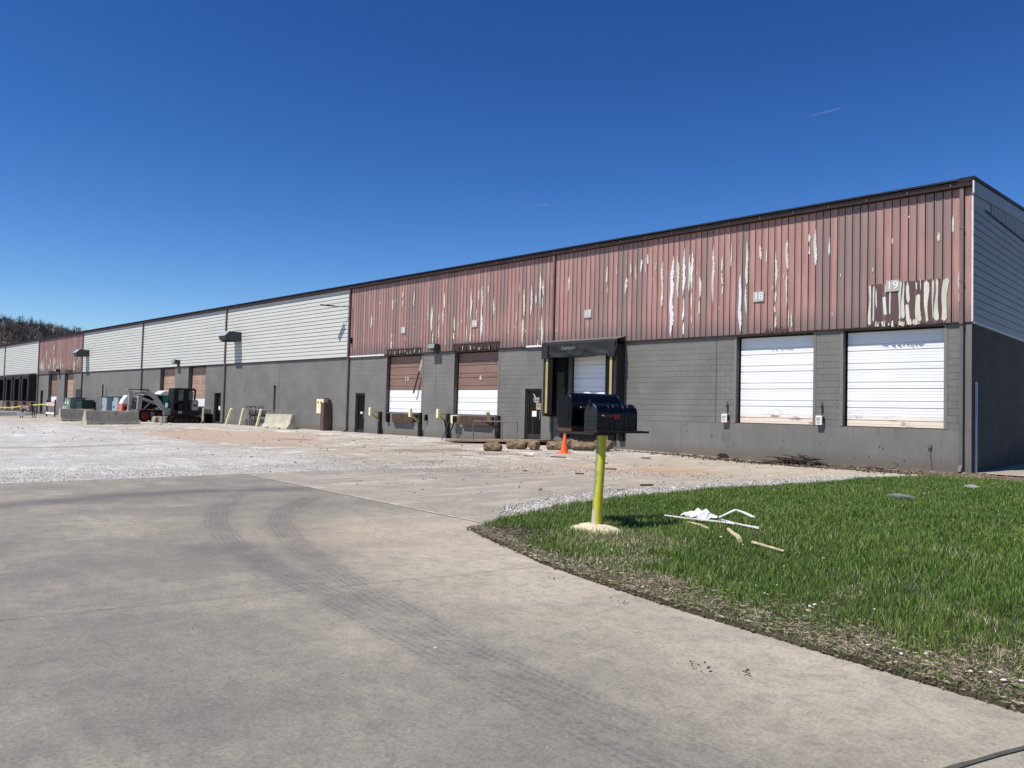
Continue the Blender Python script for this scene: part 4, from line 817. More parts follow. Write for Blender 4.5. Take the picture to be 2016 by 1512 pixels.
t = thing('meter_cabinet', (-38.8, YW-.002, 1.06), 'cream electrical cabinet with two black slots beside the maroon cabinet', 'electrical cabinet')
MB().box(-39.25, -38.5, YW-.36, YW-.003, 1.07, 1.92).build('enclosure', K['cream'], t, bev=.01)
for x in (-39.07, -38.78): MB().box(x-.04, x+.04, YW-.366, YW-.361, 1.62, 1.78).build('slot', K['blackr'], t)
MB().box(-39.26, -38.49, YW-.37, YW-.003, 1.921, 1.95).build('cap', K['maroon'], t)
t = thing('tall_cabinet', (-38.2, YW-.3, .09), 'tall maroon metal cabinet standing against the wall', 'cabinet')
MB().box(-38.48, -38.15, YW-.55, YW-.01, .1, 1.70).build('body', K['maroon'], t, bev=.01); MB().box(-38.144, -38.132, YW-.50, YW-.05, .18, 1.64).build('side_door', K['maroon'], t, bev=.004)
MB().box(-38.46, -38.3, YW-.2, YW-.01, 1.71, 1.88).build('cap', K['maroon'], t)
MB().box(-38.5, -38.1, YW-.6, YW, .05, .099).build('plinth', K['conc'], t)
# guard brackets (truck guides) at doors 15 and 16
def guard(x, label, wood=False):
    t = thing('guard_bracket', (x, YW-.1, .0), label, 'guard bracket', 'yellow guard brackets beside the brown doors')
    MB().box(x-.07, x+.07, YW-.16, YW-.004, .0, 1.28).build('upright', K['steel'], t)
    MB().beam((x, YW-.16, 1.24), (x, YW-.66, 1.26), .06, .05).build('arm', K['yel'], t)
    MB().beam((x, YW-.16, .85), (x, YW-.64, 1.16), .10, .09).build('brace', K['yel'], t)
    MB().box(x-.075, x+.075, YW-.76, YW-.64, 1.06, 1.48).build('stop_block', K['cream'], t, bev=.01)
guard(-33.42, 'yellow guard bracket left of the door with the hanging strip'); guard(-30.06, 'yellow guard bracket right of the door with the hanging strip'); guard(-27.95, 'yellow guard bracket left of the door behind the railing')
t = thing('guard_bracket', (-24.55, YW-.1, 0), 'dark steel guard bracket with a wood stub behind the pipe railing', 'guard bracket')
MB().box(-24.63, -24.45, YW-.17, YW-.004, .0, 1.25).build('upright', K['steel'], t); MB().beam((-24.55, YW-.17, .75), (-24.9, YW-.75, 1.05), .09, .09).build('brace', K['steel'], t)
MB().beam((-24.6, YW-.55, 1.02), (-24.45, YW-.8, 1.42), .12, .12).build('wood_stub', K['woodl'], t)
t = thing('black_hose', (-27.6, YW-.35, .6), 'black hose looping below the bumper beside the railing', 'hose')
P = [(-27.9+.75*i/14, YW-.32, 1.0-.62*math.sin(math.pi*(i/14)**.8)) for i in range(15)]; MB().path(P, .03).build('hose', K['blackr'], t, smooth=True)
# ------------------------------------------------------------------ yard furniture
t = thing('pipe_railing', (-24.2, YW-1.9, .08), 'grey pipe railing on the rusty ramp plate', 'railing')
ry = YW-1.9
for nm, p in (('top_rail', [(-24.15, ry, 1.0), (-21.62, ry+.05, 1.04)]), ('post', [(-24.15, ry, .06), (-24.15, ry, 1.0)]), ('post', [(-22.45, ry+.03, .18), (-22.45, ry+.03, 1.02)]), ('post', [(-21.62, ry+.05, .22), (-21.62, ry+.05, 1.04)])):
    MB().path(p, .026).build(nm, K['pipe'], t, smooth=True)
t = thing('leaning_rod', (-26.0, YW-1.6, 0), 'thin dark rod leaning against the guard bracket by the railing', 'rod')
MB().tube((-25.9, YW-2.2, .02), (-27.6, YW-.25, 1.05), .018).tube((-27.6, YW-.25, 1.0), (-27.9, YW-.1, 1.65), .01).build('rod', K['steel'], t)
t = thing('ramp_plate', (-23.5, YW-2, 0), 'rust-brown ramp plate in front of the glazed door', 'ramp')
def rz(x): return .02+.21*min(1, max(0, (x+26.6)/4.0))
R = [(-26.6, YW-.5), (-25.3, YW-2.5), (-24.1, YW-3.0), (-21.2, YW-1.45), (-21.2, YW-.02), (-24.5, YW-.02)]
mb = MB(); n_ = len(R); mb.add([(x, y, gz(x, y)+rz(x)) for x, y in R]+[(x, y, gz(x, y)-.01+max(0, rz(x)-.07)) for x, y in R], [tuple(range(n_))]+[(i, (i+1) % n_, n_+(i+1) % n_, n_+i) for i in range(n_)]); mb.build('plate', K['rustplate'], t)
MB().box(-23.4, -21.3, YW-1.1, YW-.1, .02, .12).build('timber_support', K['woodd'], t)
# traffic cone
cx, cy = -17.18, 20.09; zb = float(gz(cx, cy))
t = thing('traffic_cone', (cx, cy, zb), 'orange traffic cone among the logs', 'traffic cone')
MB().box(cx-.19, cx+.19, cy-.19, cy+.19, zb+.0, zb+.035).build('base', K['cone'], t, bev=.01)
MB().tube((cx, cy, zb+.035), (cx+.01, cy, zb+.62), .14, .042, 24).tube((cx+.01, cy, zb+.62), (cx+.012, cy, zb+.71), .042, .028, 24).build('cone_body', K['cone'], t, smooth=True)
# logs
def log(x, y, L, r, ang, label, tilt=0, z=0):
    zb = float(gz(x, y))+z; t = thing('log', (x, y, zb), label, 'log', 'short logs lying in front of the wall')
    ns, nr = 12, 16; V = []; ca, sa = math.cos(ang), math.sin(ang); ph = random.uniform(0, 9)
    for i in range(ns+1):
        u = i/ns-.5; rr = r*(1-.10*abs(u)+.07*math.sin(u*7+ph)-.30*abs(2*u)**7); bend = .08*math.sin(u*4+ph)
        for j in range(nr):
            a = 2*math.pi*j/nr; q = rr*(1+.14*math.sin(2*a+ph+u*4)+.10*math.sin(5*a+u*11+ph)+random.uniform(-.10, .10))
            lx_ = u*L; ly_ = q*math.cos(a)+bend; lz = q*math.sin(a)+r*.92+u*L*tilt; V.append((x+lx_*ca-ly_*sa, y+lx_*sa+ly_*ca, zb+lz))
    F = [(i*nr+j, (i+1)*nr+j, (i+1)*nr+(j+1) % nr, i*nr+(j+1) % nr) for i in range(ns) for j in range(nr)]
    MB().add(V, F).build('bark', K['log'], t)
    for e, nm in ((0, 'cut_end'), (ns, 'cut_end')):
        ring = V[e*nr:(e+1)*nr]; c = Vector((0, 0, 0))
        for q in ring: c += Vector(q)/nr
        c += Vector((ca, sa, 0))*(-.03 if e else .03); MB().add(list(ring)+[tuple(c)], [(j, (j+1) % nr, nr) for j in range(nr)]).build(nm, K['logend'], t)
log(-19.3, 18.75, .6, .165, .35, 'lone short log lying nearest the railing, left of the other logs')
log(-19.65, 20.3, .7, .18, .25, 'left log of the crossed pair in front of the glazed door'); log(-18.95, 20.5, .66, .19, -.25, 'right log of the crossed pair in front of the glazed door', z=.0)
log(-18.5, 21.25, .75, .17, .35, 'log with a dark hollow end just left of the traffic cone'); log(-18.6, 22.2, .5, .19, .9, 'pale log half hidden behind the traffic cone')
log(-17.7, 21.75, .85, .17, .6, 'long log between the traffic cone and the mailbox post'); log(-17.45, 22.6, .75, .19, .1, 'log leaning up behind the mailbox post', z=.05); log(-16.95, 22.0, .35, .17, .3, 'stubby log end seen beside the mailbox post')
# mailboxes on their post
PX, PY = -5.79, 7.38
t = thing('mailbox_post', (PX, PY, 0), 'yellow-green steel pipe post set in a lump of cream concrete', 'post')
def postmat():
    g = NG('scuffed_yellow_post'); n1 = g.noise(6, 5, .65, (1, 1, .3)); n2 = g.noise(40, 4, .7)
    sx = g.N('ShaderNodeSeparateXYZ'); g.L(g.pos, sx.inputs[0]); side = g.math('ADD', g.math('MULTIPLY', g.math('ADD', g.math('MULTIPLY', g.math('SUBTRACT', sx.outputs[0], PX+.03), .85), g.math('MULTIPLY', g.math('SUBTRACT', sx.outputs[1], PY+.01), .53)), -13), g.math('MULTIPLY', g.math('SUBTRACT', n1, .5), 2.2))
    c = g.mix(g.rng(n1, .35, .7), (.64, .56, .03), (.72, .63, .06)); c = g.mix(g.rng(side, .2, .55, 0, .9), c, (.20, .26, .17)); c = g.mix(g.rng(n2, .68, .72), c, (.06, .05, .03))
    z = g.math('ADD', g.z(), g.math('MULTIPLY', n2, -.12)); c = g.mix(g.math('MULTIPLY', g.rng(z, .18, .25, 1, 0), g.rng(side, -.1, .3)), c, (.55, .50, .38)); return g.out(c, .42, n2, .15)
K['post'] = postmat(); TX, TY = PX+.055, PY+.02
MB().tube((PX, PY, -.1), (TX, TY, 1.19), .060, .060, 28).build('pipe', K['post'], t, smooth=True)
V = []; nr, nh = 26, 6
for j in range(nh+1):
    for i in range(nr):
        a = 2*math.pi*i/nr; q = (j/nh); r_ = .33*(1-q)**.55*(1+.20*math.sin(a*2+1)+.12*math.sin(a*5)+.06*math.sin(a*9)+random.uniform(-.04, .04)); V.append((PX+.88*r_*math.cos(a)*1.05, PY+r_*math.sin(a)*.8, .01+.095*q**.8+random.uniform(-.010, .010)))
MB().add(V, [(j*nr+i, j*nr+(i+1) % nr, (j+1)*nr+(i+1) % nr, (j+1)*nr+i) for j in range(nh) for i in range(nr)]).build('footing', K['foot'], t, smooth=True)
AX = Vector((.25, .967, 0)).normalized(); PP = Vector((-AX.y, AX.x, 0))
MX = Matrix(((AX.x, PP.x, 0, TX), (AX.y, PP.y, 0, TY), (0, 0, 1, 0), (0, 0, 0, 1)))     # local x = box axis, local y = towards the rear box
MB().box(-.18, .62, -.14, .13, 1.195, 1.222, MX).build('board', K['woodd'], t, bev=.003)
MB().box(-.20, .12, -.10, .72, 1.165, 1.194, MX).build('cross_board', K['woodd'], t, bev=.003)
MB().box(-.20, .30, .36, .66, 1.195, 1.262, MX).build('spacer_block', K['wood'], t, bev=.003)
def arch(w_, h_, n_=14):
    hs = h_-w_/2; return [(-w_/2, 0), (w_/2, 0)]+[(w_/2*math.cos(math.pi*i/n_), hs+w_/2*math.sin(math.pi*i/n_)) for i in range(n_+1)]
def mailbox(x0, L, yc, z0, w_, h_, label, ribs, name='mailbox'):
    M_ = MX @ Matrix.Translation((x0, yc, z0)); t = thing(name, tuple(M_.translation), label, 'mailbox', 'mailboxes on the yellow post')
    BK = K['mbox'] if ribs else K['mblk']
    b = MB().prism(arch(w_, h_, 28), 'x', .0, L, M_).build('body', BK, t, bev=.006)
    d = MB().prism(arch(w_+.016, h_+.01), 'x', -.022, -.001, M_).build('door', K['mdoor'] if ribs else K['mblk'], t, bev=.008)
    for i in range(3): MB().box(-.027, -.0225, -w_*.34, w_*.34, h_*.16+i*h_*.17, h_*.27+i*h_*.17, M_).build('door_panel', K['mdoor'] if ribs else K['mblk'], d, bev=.003)
    MB().box(-.045, -.0225, -.02, .02, h_-.03, h_+.045, M_).build('latch', K['machb'], t, bev=.004)
    if ribs:
        for x in (.155*L/.59+.02, .225*L/.59+.02, .40, .47): MB().prism(arch(w_+.014, h_+.008), 'x', x, x+.012, M_).build('rib', K['mbox'], t, bev=.004)
    MB().prism(arch(w_+.012, h_+.008), 'x', L-.02, L+.002, M_).build('back_rim', K['mbox'], t, bev=.004)
    fx = .07 if ribs else .12
    MB().beam(M_ @ Vector((fx, -w_/2-.012, h_*.56)), M_ @ Vector((fx+.22, -w_/2-.012, h_*.56)), .006, .022).box(fx+.16, fx+.25, -w_/2-.016, -w_/2-.009, h_*.44, h_*.62, M_).build('flag', K['red'], t)
    MB().tube(M_ @ Vector((fx, -w_/2-.0, h_*.56)), M_ @ Vector((fx, -w_/2-.022, h_*.56)), .009).build('flag_pivot', K['hood'], t)
mailbox(-.16, .60, -.0, 1.224, .235, .315, 'front mailbox, navy with pressed ribs, red flag down and a grey louvred door', True)
mailbox(-.20, .76, .49, 1.264, .30, .415, 'larger plain black mailbox behind the ribbed one', False)
# yellow bollards (leaning)
for i, (x, y, tx, lb) in enumerate(((-49.9, YW-.75, .6, 'strongly leaning cream-yellow bollard, leftmost of three by the wall'), (-47.9, YW-.75, .3, 'middle cream-yellow bollard of three by the pipework'), (-45.3, YW-.9, .36, 'leaning cream-yellow bollard beside the short concrete barrier'))):
    zb = float(gz(x, y)); t = thing('bollard', (x, y, zb), lb, 'bollard', 'leaning yellow bollards by the wall')
    MB().tube((x, y, zb-.05), (x+tx*.9, y+.1, zb+1.1), .085, .085, 16).build('pipe', K['cream'], t, bev=.02)
# pipework on the wall
t = thing('wall_pipework', (-46.3, YW-.1, .1), 'bracket-mounted grey pipework and stubs behind the yellow bollards', 'pipework')
yy = YW-.2
MB().path([(-48.2, yy, 1.19), (-44.45, yy, 1.15), (-44.4, yy, .85)], .045).build('header_pipe', K['pipe'], t, smooth=True)
for a, b in ((-48.15, -47.65), (-47.45, -46.85), (-46.45, -45.9)): MB().path([(a, yy, 1.19), (a, yy, 1.36), (b, yy, 1.35), (b, yy, .82)], .03).build('loop_pipe', K['steel'], t, smooth=True)
MB().box(-47.5, -44.8, yy-.05, yy+.05, .72, .82).build('manifold', K['machb'], t)
for x, h_ in ((-48.3, .5), (-47.8, .72), (-47.5, .5), (-47.1, .68), (-46.8, .45)): MB().tube((x, YW-.1, .05), (x, YW-.1, h_), .03, n=8).box(x-.05, x+.05, YW-.15, YW-.05, h_-.05, h_).build('stub_pipe', K['steel'], t)
MB().tube((-44.75, YW-.07, 1.1), (-44.75, YW-.07, 2.62), .04).tube((-44.75, YW-.07, 2.62), (-44.75, YW-.07, 2.72), .07, n=10).build('vent_pipe', K['steel'], t, smooth=True)
# concrete barriers
def barrier(p, q, label, m, hgt=.86, bw=.6):
    p = Vector(p); q = Vector(q); d = (q-p); L = d.length; a = math.atan2(d.y, d.x); zb = float(gz((p.x+q.x)/2, (p.y+q.y)/2))
    M_ = Matrix.Translation((p.x, p.y, zb)) @ Matrix.Rotation(a, 4, 'Z'); t = thing('concrete_barrier', (p.x, p.y, zb), label, 'concrete barrier', 'concrete traffic barriers')
    k = bw/.6; prof = [(-.3*k, 0), (-.3*k, .10), (-.15*k, .33), (-.085*k, hgt), (.085*k, hgt), (.15*k, .33), (.3*k, .10), (.3*k, 0)]
    V = []; ns = 10
    for i in range(ns+1):
        for (y_, z_) in prof: V.append(M_ @ Vector((L*i/ns+(random.uniform(-.03, .03) if i in (0, ns) else 0), y_+random.uniform(-.006, .006), z_+random.uniform(-.008, .008)*(z_ > .05))))
    n_ = 8; F = [(i*n_+j, i*n_+(j+1) % n_, (i+1)*n_+(j+1) % n_, (i+1)*n_+j) for i in range(ns) for j in range(n_)]+[tuple(range(n_)), tuple(range(ns*n_, ns*n_+n_))[::-1]]
    MB().add(V, F).build('barrier_body', m, t, bev=.012)
    for u in (.28, .72): MB().box(L*u-.12, L*u+.12, -.3*k-.002, -.3*k+.02, .0, .06, M_).build('forklift_slot', K['blackr'], t)
barrier((-51.25, 15.15, 0), (-51.95, 18.5, 0), 'long grey concrete barrier in front of the loader', K['concd'])
barrier((-59.1, 15.9, 0), (-59.6, 18.2, 0), 'shorter grey concrete barrier left of the long one', K['concd'])
barrier((-43.3, 22.95, 0), (-40.35, 23.0, 0), 'weathered tan concrete barrier standing alone against the wall', K['conc'], .86, .85)
# loose lumps beside the barrier
for x, y, r_, lb in ((-50.6, 19.4, .12, 'largest pale concrete lump at the end of the long barrier'), (-50.3, 19.9, .09, 'smallest pale concrete lump in front of the red wheel'), (-50.9, 20.1, .11, 'pale concrete lump rightmost of the three by the long barrier')):
    t = stones('concrete_lump', np.array([x]), np.array([y]), np.array([.08]), np.array([r_]), np.array([.8])); del t['kind']; tag(t, lb, 'rubble', 'concrete lumps by the long barrier')
# utility cabinets
def cab(x0, x1, y0, y1, z1, m, ms, label, grp, nm='utility_cabinet'):
    zb = float(gz(x0, y0)); t = thing(nm, ((x0+x1)/2, (y0+y1)/2, zb), label, 'utility cabinet', grp)
    MB().box(x0, x1, y0, y1, zb, z1).build('enclosure', m, t, bev=.02); MB().box(x0-.05, x1+.05, y0-.05, y1+.05, z1+.001, z1+.04).build('lid', ms, t)
    MB().box(x0+.06, x1-.06, y0-.02, y0-.001, zb+.1, z1-.08).build('door', m, t, bev=.005); MB().box(x0+.3, x0+.36, y0-.05, y0-.021, .9, 1.1).build('handle', K['steel'], t); return t
g1 = 'dark green utility cabinets'; g2 = 'blue-grey utility cabinets'
t = cab(-82.3, -80.7, YW-1.6, YW-.3, 1.72, K['greenl'], K['green'], 'tall green utility cabinet with two white labels left of the low one', g1)
for x in (-81.95, -81.2): MB().box(x-.14, x+.14, YW-1.64, YW-1.625, 1.1, 1.4).build('label_plate', K['white'], t)
cab(-80.2, -78.6, YW-1.2, YW-.15, 1.5, K['green'], K['green'], 'lower dark green utility cabinet by the downspout', g1)
cab(-73.4, -72.2, YW-1.1, YW-.3, 1.84, K['bgrey'], K['steel'], 'blue-grey cabinet, left of the three behind the barrier', g2); cab(-71.4, -70.9, YW-.9, YW-.3, 1.55, K['bgrey'], K['steel'], 'low narrow blue-grey cabinet between the two tall ones', g2)
cab(-70.5, -69.4, YW-1.1, YW-.2, 1.86, K['bgrey'], K['steel'], 'tall blue-grey cabinet, right of the three behind the barrier', g2)
t = thing('vent_pipe', (-75.9, YW-.3, 0), 'tall thin dark pipe beside the left blue-grey cabinet', 'pipe'); MB().tube((-75.9, YW-.3, 0), (-75.9, YW-.3, 3.0), .06).build('pipe', K['steel'], t)
for x, lb in ((-80.3, 'short pale guard post, left of the two before the green cabinets'), (-79.7, 'short pale guard post, right of the two before the green cabinets')):
    t = thing('guard_post', (x, YW-2.2, -.1), lb, 'post', 'pale guard posts by the green cabinets'); MB().tube((x, YW-2.2, -.1), (x, YW-2.2, .9), .09).build('pipe', K['machw'], t, bev=.02)
t = thing('hose_reel', (-77.2, YW-.8, 0), 'tangle of dark meters and pipes between the green and blue-grey cabinets', 'pipework')
for i in range(9): x = -78.2+i*.25; MB().path([(x, YW-.6, 0), (x, YW-.6, .5+.3*random.random()), (x+.22, YW-.6, .5+.4*random.random())], .04).build('pipe', K['steel'], t)
# portable toilet
x0, x1, y0, y1 = -59.6, -58.5, YW-1.75, YW-.68
t = thing('portable_toilet', ((x0+x1)/2, (y0+y1)/2, .09), 'teal portable toilet with a white roof behind the digger', 'portable toilet')
MB().box(x0, x1, y0, y1, .12, 2.0).build('body', K['teal'], t, bev=.05); MB().box(x0-.04, x1+.04, y0-.06, y1+.04, .05, .14).build('base', K['machb'], t)
MB().prism([(y0-.08, 2.0), (y1+.06, 2.0), (y1+.03, 2.2), (y1-.25, 2.36), (y0+.25, 2.36), (y0-.04, 2.2)], 'x', x0-.05, x1+.05).build('roof', K['machw'], t, bev=.05)
MB().box(x0+.12, x1-.12, y0-.03, y0-.001, .2, 1.92).build('door', K['teal'], t, bev=.02); MB().box(x0+.5, x1-.15, y0-.045, y0-.031, 1.2, 1.7).build('sign', K['white'], t)
MB().prism([(y0+.0+.35*(i % 2)*0+.0, 0) for i in range(0)] or [(y0+.15, 1.0), (y0+.75, .85), (y0+.8, .55), (y0+.3, .7)], 'x', x1+.001, x1+.012).build('logo_swoosh', K['white'], t)
# mini excavator
def excavator():
    xs = -53.0; W = 1.7; x0 = xs-W; y = YW; t = thing('mini_excavator', (xs-W/2, y-2.1, .1), 'compact excavator with black cab, its boom folded out over the loader', 'excavator')
    zb = .1; ya, yb = y-3.15, y-1.02
    for a in (xs-.32, x0):
        n_ = 9; P = [(yb-.2+.2*math.cos(-math.pi/2+math.pi*i/n_), zb+.22+.22*math.sin(-math.pi/2+math.pi*i/n_)) for i in range(n_+1)]+[(ya+.2+.2*math.cos(math.pi/2+math.pi*i/n_), zb+.22+.22*math.sin(math.pi/2+math.pi*i/n_)) for i in range(n_+1)]
        tr = MB().prism(P, 'x', a, a+.32).build('track', K['blackr'], t, bev=.02)
        MB().box(a+.3, a+.335, ya+.3, yb-.3, zb+.12, zb+.32).build('track_frame', K['machb'], tr)
        for k in range(5): MB().tube((a+.3, ya+.32+k*.37, zb+.14), (a+.345, ya+.32+k*.37, zb+.14), .07, n=12).build('roller', K['steel'], tr)
        g = MB()
        for k in range(18): g.box(a-.01, a+.33, ya+.15+k*.105, ya+.2+k*.105, zb+.435, zb+.455)
        g.build('tread_lugs', K['rust'], tr)
    MB().box(x0+.35, xs-.35, ya+.3, yb-.3, zb+.2, zb+.5).build('undercarriage', K['machb'], t)
    MB().box(x0+.05, xs-.02, y-3.55, y-3.4, zb+.02, zb+.42).build('dozer_blade', K['bucket'], t, bev=.02)
    MB().beam((xs-.5, y-3.4, zb+.25), (xs-.5, ya+.3, zb+.3), .1, .1).build('blade_arm', K['machb'], t)
    MB().prism([(y-3.0, .62), (y-1.2, .62), (y-1.2, .95), (y-1.35, 1.05), (y-3.0, 1.0)], 'x', x0+.05, xs).build('house', K['machb'], t, bev=.03)
    textobj('E35', .19, K['white'], t, (xs+.004, y-2.55, .82), (math.pi/2, 0, math.pi/2), 'model_lettering')
    MB().prism([(y-1.75, .98), (y-1.32, .98), (y-1.30, 1.55), (y-1.38, 1.72), (y-1.7, 1.70)], 'x', x0+.1, xs+.01).build('engine_cover', K['mach'], t, bev=.04)
    MB().box(xs+.011, xs+.02, y-1.7, y-1.42, 1.28, 1.38).build('grille', K['blackr'], t)
    c0, c1 = y-3.0, y-1.62; cx1 = xs-.02; cx0 = xs-1.0
    # cab: posts, roof, glass
    r_ = MB().prism([(c0+.05, 2.36), (c1+.1, 2.36), (c1+.12, 2.42), (c1, 2.49), (c0+.15, 2.49), (c0, 2.42)], 'x', cx0, cx1).build('cab_roof', K['machb'], t, bev=.03)
    for a, b in (((c0, 1.0), (c0+.07, 2.4)), ((y-2.22, 1.0), (y-2.2, 2.4)), ((c1+.05, 1.6), (c1+.08, 2.4))):
        for x in (cx0+.04, cx1-.04): MB().beam((x, a[0], a[1]), (x, b[0], b[1]), .07, .1).build('cab_post', K['machb'], t)
    MB().box(cx1-.05, cx1-.035, c0+.32, y-2.34, 1.62, 2.30).build('door_glass', K['panel'], t); MB().box(cx1-.05, cx1-.035, y-1.98, c1-.06, 1.72, 2.28).build('rear_glass', K['panel'], t); MB().box(cx1-.034, cx1-.012, c0+.0, c0+.3, 1.0, 2.36).build('cab_pillar', K['machb'], t); MB().box(cx1-.034, cx1-.012, y-2.33, y-2.0, 1.0, 2.36).build('cab_pillar', K['machb'], t)
    MB().box(cx0+.05, cx0+.06, c0+.1, c1, 1.05, 2.34).build('far_glass', K['cabglass'], t)
    MB().box(cx0+.08, cx1-.08, c0+.01, c0+.025, 1.05, 2.34).build('windscreen', K['cabglass'], t); MB().box(cx1-.04, cx1-.01, c0+.05, y-2.2, 1.55, 1.62).build('door_rail', K['machb'], t); MB().box(cx1-.034, cx1-.012, c0+.05, y-2.25, 1.0, 1.45).build('cab_door_panel', K['machb'], t)
    MB().box(cx0+.3, cx1-.3, y-2.4, y-1.9, 1.0, 1.75).build('seat', K['machb'], t, bev=.06)
    bx = xs-.55
    def arm(P, wds, nm, m=K['mach'], th=.18):
        L_, R_ = [], []
        for i, (p, w_) in enumerate(zip(P, wds)):
            a = P[max(0, i-1)]; b = P[min(len(P)-1, i+1)]; dx, dz = b[0]-a[0], b[1]-a[1]; l = math.hypot(dx, dz); nx, nz = -dz/l, dx/l; L_.append((p[0]+nx*w_/2, p[1]+nz*w_/2)); R_.append((p[0]-nx*w_/2, p[1]-nz*w_/2))
        n_ = len(P); V = [(x, a, b) for x in (bx-th/2, bx+th/2) for a, b in L_+R_]; m2 = 2*n_
        F = []
        for i in range(n_-1): F += [(i, i+1, n_+i+1, n_+i), (m2+i, m2+n_+i, m2+n_+i+1, m2+i+1), (i, m2+i, m2+i+1, i+1), (n_+i, n_+i+1, m2+n_+i+1, m2+n_+i)]
        F += [(0, n_, m2+n_, m2), (n_-1, m2+n_-1, m2+m2-1, m2-1)]
        return MB().add(V, F).build(nm, m, t, bev=.015)
    arm([(y-3.3, .95), (y-3.65, 1.35), (y-4.05, 1.8), (y-4.45, 2.1), (y-4.95, 2.08), (y-5.5, 2.0)], (.18, .22, .25, .28, .22, .17), 'boom')
    textobj('bobcat', .16, K['machb'], t, (bx+.092, y-4.8, 2.08), (math.pi/2, 0, math.pi/2), 'boom_lettering')
    arm([(y-5.82, 2.3), (y-5.6, 2.0), (y-5.65, 1.4), (y-5.72, .85)], (.1, .26, .18, .12), 'stick', K['mach'], .14)
    arm([(y-5.8, .85), (y-5.5, .8), (y-5.3, .55), (y-5.6, .35)], (.12, .25, .3, .1), 'bucket', K['bucket'], .5)
    MB().tube((bx, y-5.8, 2.28), (bx, y-5.0, 2.3), .03).tube((bx, y-5.0, 2.3), (bx, y-4.45, 2.27), .05).build('stick_cylinder', K['steel'], t, smooth=True)
    MB().tube((bx, y-3.3, .8), (bx, y-3.8, 1.2), .05).tube((bx, y-3.8, 1.2), (bx, y-4.15, 1.62), .028).build('boom_cylinder', K['hood'], t, smooth=True)
    MB().box(bx-.1, bx+.1, y-3.45, y-3.0, .6, 1.05).build('swing_post', K['mach'], t, bev=.02); MB().box(xs-.3, xs-.2, y-3.42, y-3.3, 1.15, 1.45).build('work_light', K['white'], t)
excavator()
def loader():
    xs = -56.0; W = 1.75; x0 = xs-W; y = YW; zb = .1; t = thing('skid_steer_loader', (xs-W/2, y-3.2, zb), 'grey and white skid-steer loader with red wheels beside the digger', 'skid-steer loader')
    for yc in (y-3.75, y-2.65):
        for xa, xb in ((xs-.28, xs), (x0, x0+.28)):
            wh = MB().tube((xa, yc, zb+.42), (xb, yc, zb+.42), .42, n=24).build('tyre', K['blackr'], t, bev=.05); MB().tube((xb-.03, yc, zb+.42), (xb+.012, yc, zb+.42), .27, n=20).tube((xb+.012, yc, zb+.42), (xb+.03, yc, zb+.42), .11, n=12).build('rim', K['mred'], wh)
    MB().prism([(y-4.15, .38), (y-2.3, .38), (y-2.1, .55), (y-2.2, .95), (y-4.25, 1.05)], 'x', x0+.3, xs-.3).build('chassis', K['mach'], t, bev=.03)
    MB().prism([(y-4.3, .95), (y-3.1, .95), (y-3.1, 1.35), (y-3.9, 1.55), (y-4.3, 1.5)], 'x', x0+.3, xs-.3).build('engine_bay', K['machb'], t, bev=.03)
    MB().box(xs-.3, xs-.28, y-3.7, y-2.8, .78, .92).build('red_stripe', K['mred'], t)
    c = MB(); c.prism([(y-3.75, 1.95), (y-2.45, 1.95), (y-2.4, 2.0), (y-2.5, 2.06), (y-3.7, 2.06)], 'x', x0+.42, xs-.42); c.build('cab_roof', K['mach'], t, bev=.02)
    for a, b in ((y-3.7, y-3.72), (y-2.95, y-2.95), (y-2.35, y-2.48)):
        for x in (x0+.45, xs-.45): MB().beam((x, a, 1.0), (x, b, 1.97), .06, .08).build('cab_post', K['machb'], t)
    MB().box(xs-.47, xs-.455, y-3.65, y-2.5, 1.1, 1.94).build('side_window', K['cabglass'], t); MB().box(x0+.455, x0+.47, y-3.65, y-2.5, 1.1, 1.94).build('side_window', K['cabglass'], t)
    for x in (x0+.12, xs-.12):
        MB().beam((x, y-4.15, 1.78), (x, y-2.9, 1.35), .14, .17).beam((x, y-2.95, 1.37), (x, y-2.15, .72), .14, .15).build('lift_arm', K['mach'], t, bev=.02)
        MB().prism([(y-4.3, .95), (y-4.0, .95), (y-3.95, 1.85), (y-4.25, 1.85)], 'x', x-.08, x+.08).build('rear_tower', K['mach'], t, bev=.02)
        MB().tube((x, y-3.9, .9), (x, y-3.4, 1.45), .04).build('lift_cylinder', K['hood'], t)
    MB().box(x0+.1, xs-.1, y-2.2, y-2.12, .25, .95).build('attachment_plate', K['machb'], t)
loader()
for x, y_, lb in ((-54.4, YW-3.35, 'left dusty digging bucket on the ground below the digger boom'), (-54.0, YW-2.95, 'right dusty digging bucket on the ground beside the digger track')):
    y_ -= .25; t = thing('spare_bucket', (x, y_, .1), lb, 'bucket', 'dusty digging buckets'); P = [(y_-.17, .12), (y_+.17, .1), (y_+.22, .35), (y_+.15, .52), (y_-.12, .5), (y_-.2, .3)]
    MB().prism(P, 'x', x-.3, x+.3).build('bucket_shell', K['bucket'], t, bev=.02)
    MB().box(x+.302, x+.315, y_-.14, y_+.12, .14, .2).build('cutting_edge', K['rust'], t)
t = thing('small_generator', (-60.0, YW-3.6, .1), 'small machine with white hood and red lower frame behind the long barrier', 'machine')
ya, yb = YW-3.95, YW-3.35
MB().prism([(ya, 1.3), (yb, 1.3), (yb-.05, 1.85), (yb-.25, 1.95), (ya+.1, 1.6)], 'x', -60.7, -60.0).build('hood', K['machw'], t, bev=.03)
MB().box(-60.7, -60.0, ya, yb, .65, 1.29).build('red_frame', K['mredl'], t, bev=.02); MB().box(-59.999, -59.99, ya+.12, yb-.12, .8, 1.12).build('vent', K['mred'], t)
MB().box(-60.6, -60.1, ya+.1, yb-.1, .09, .649).build('stand', K['machb'], t)
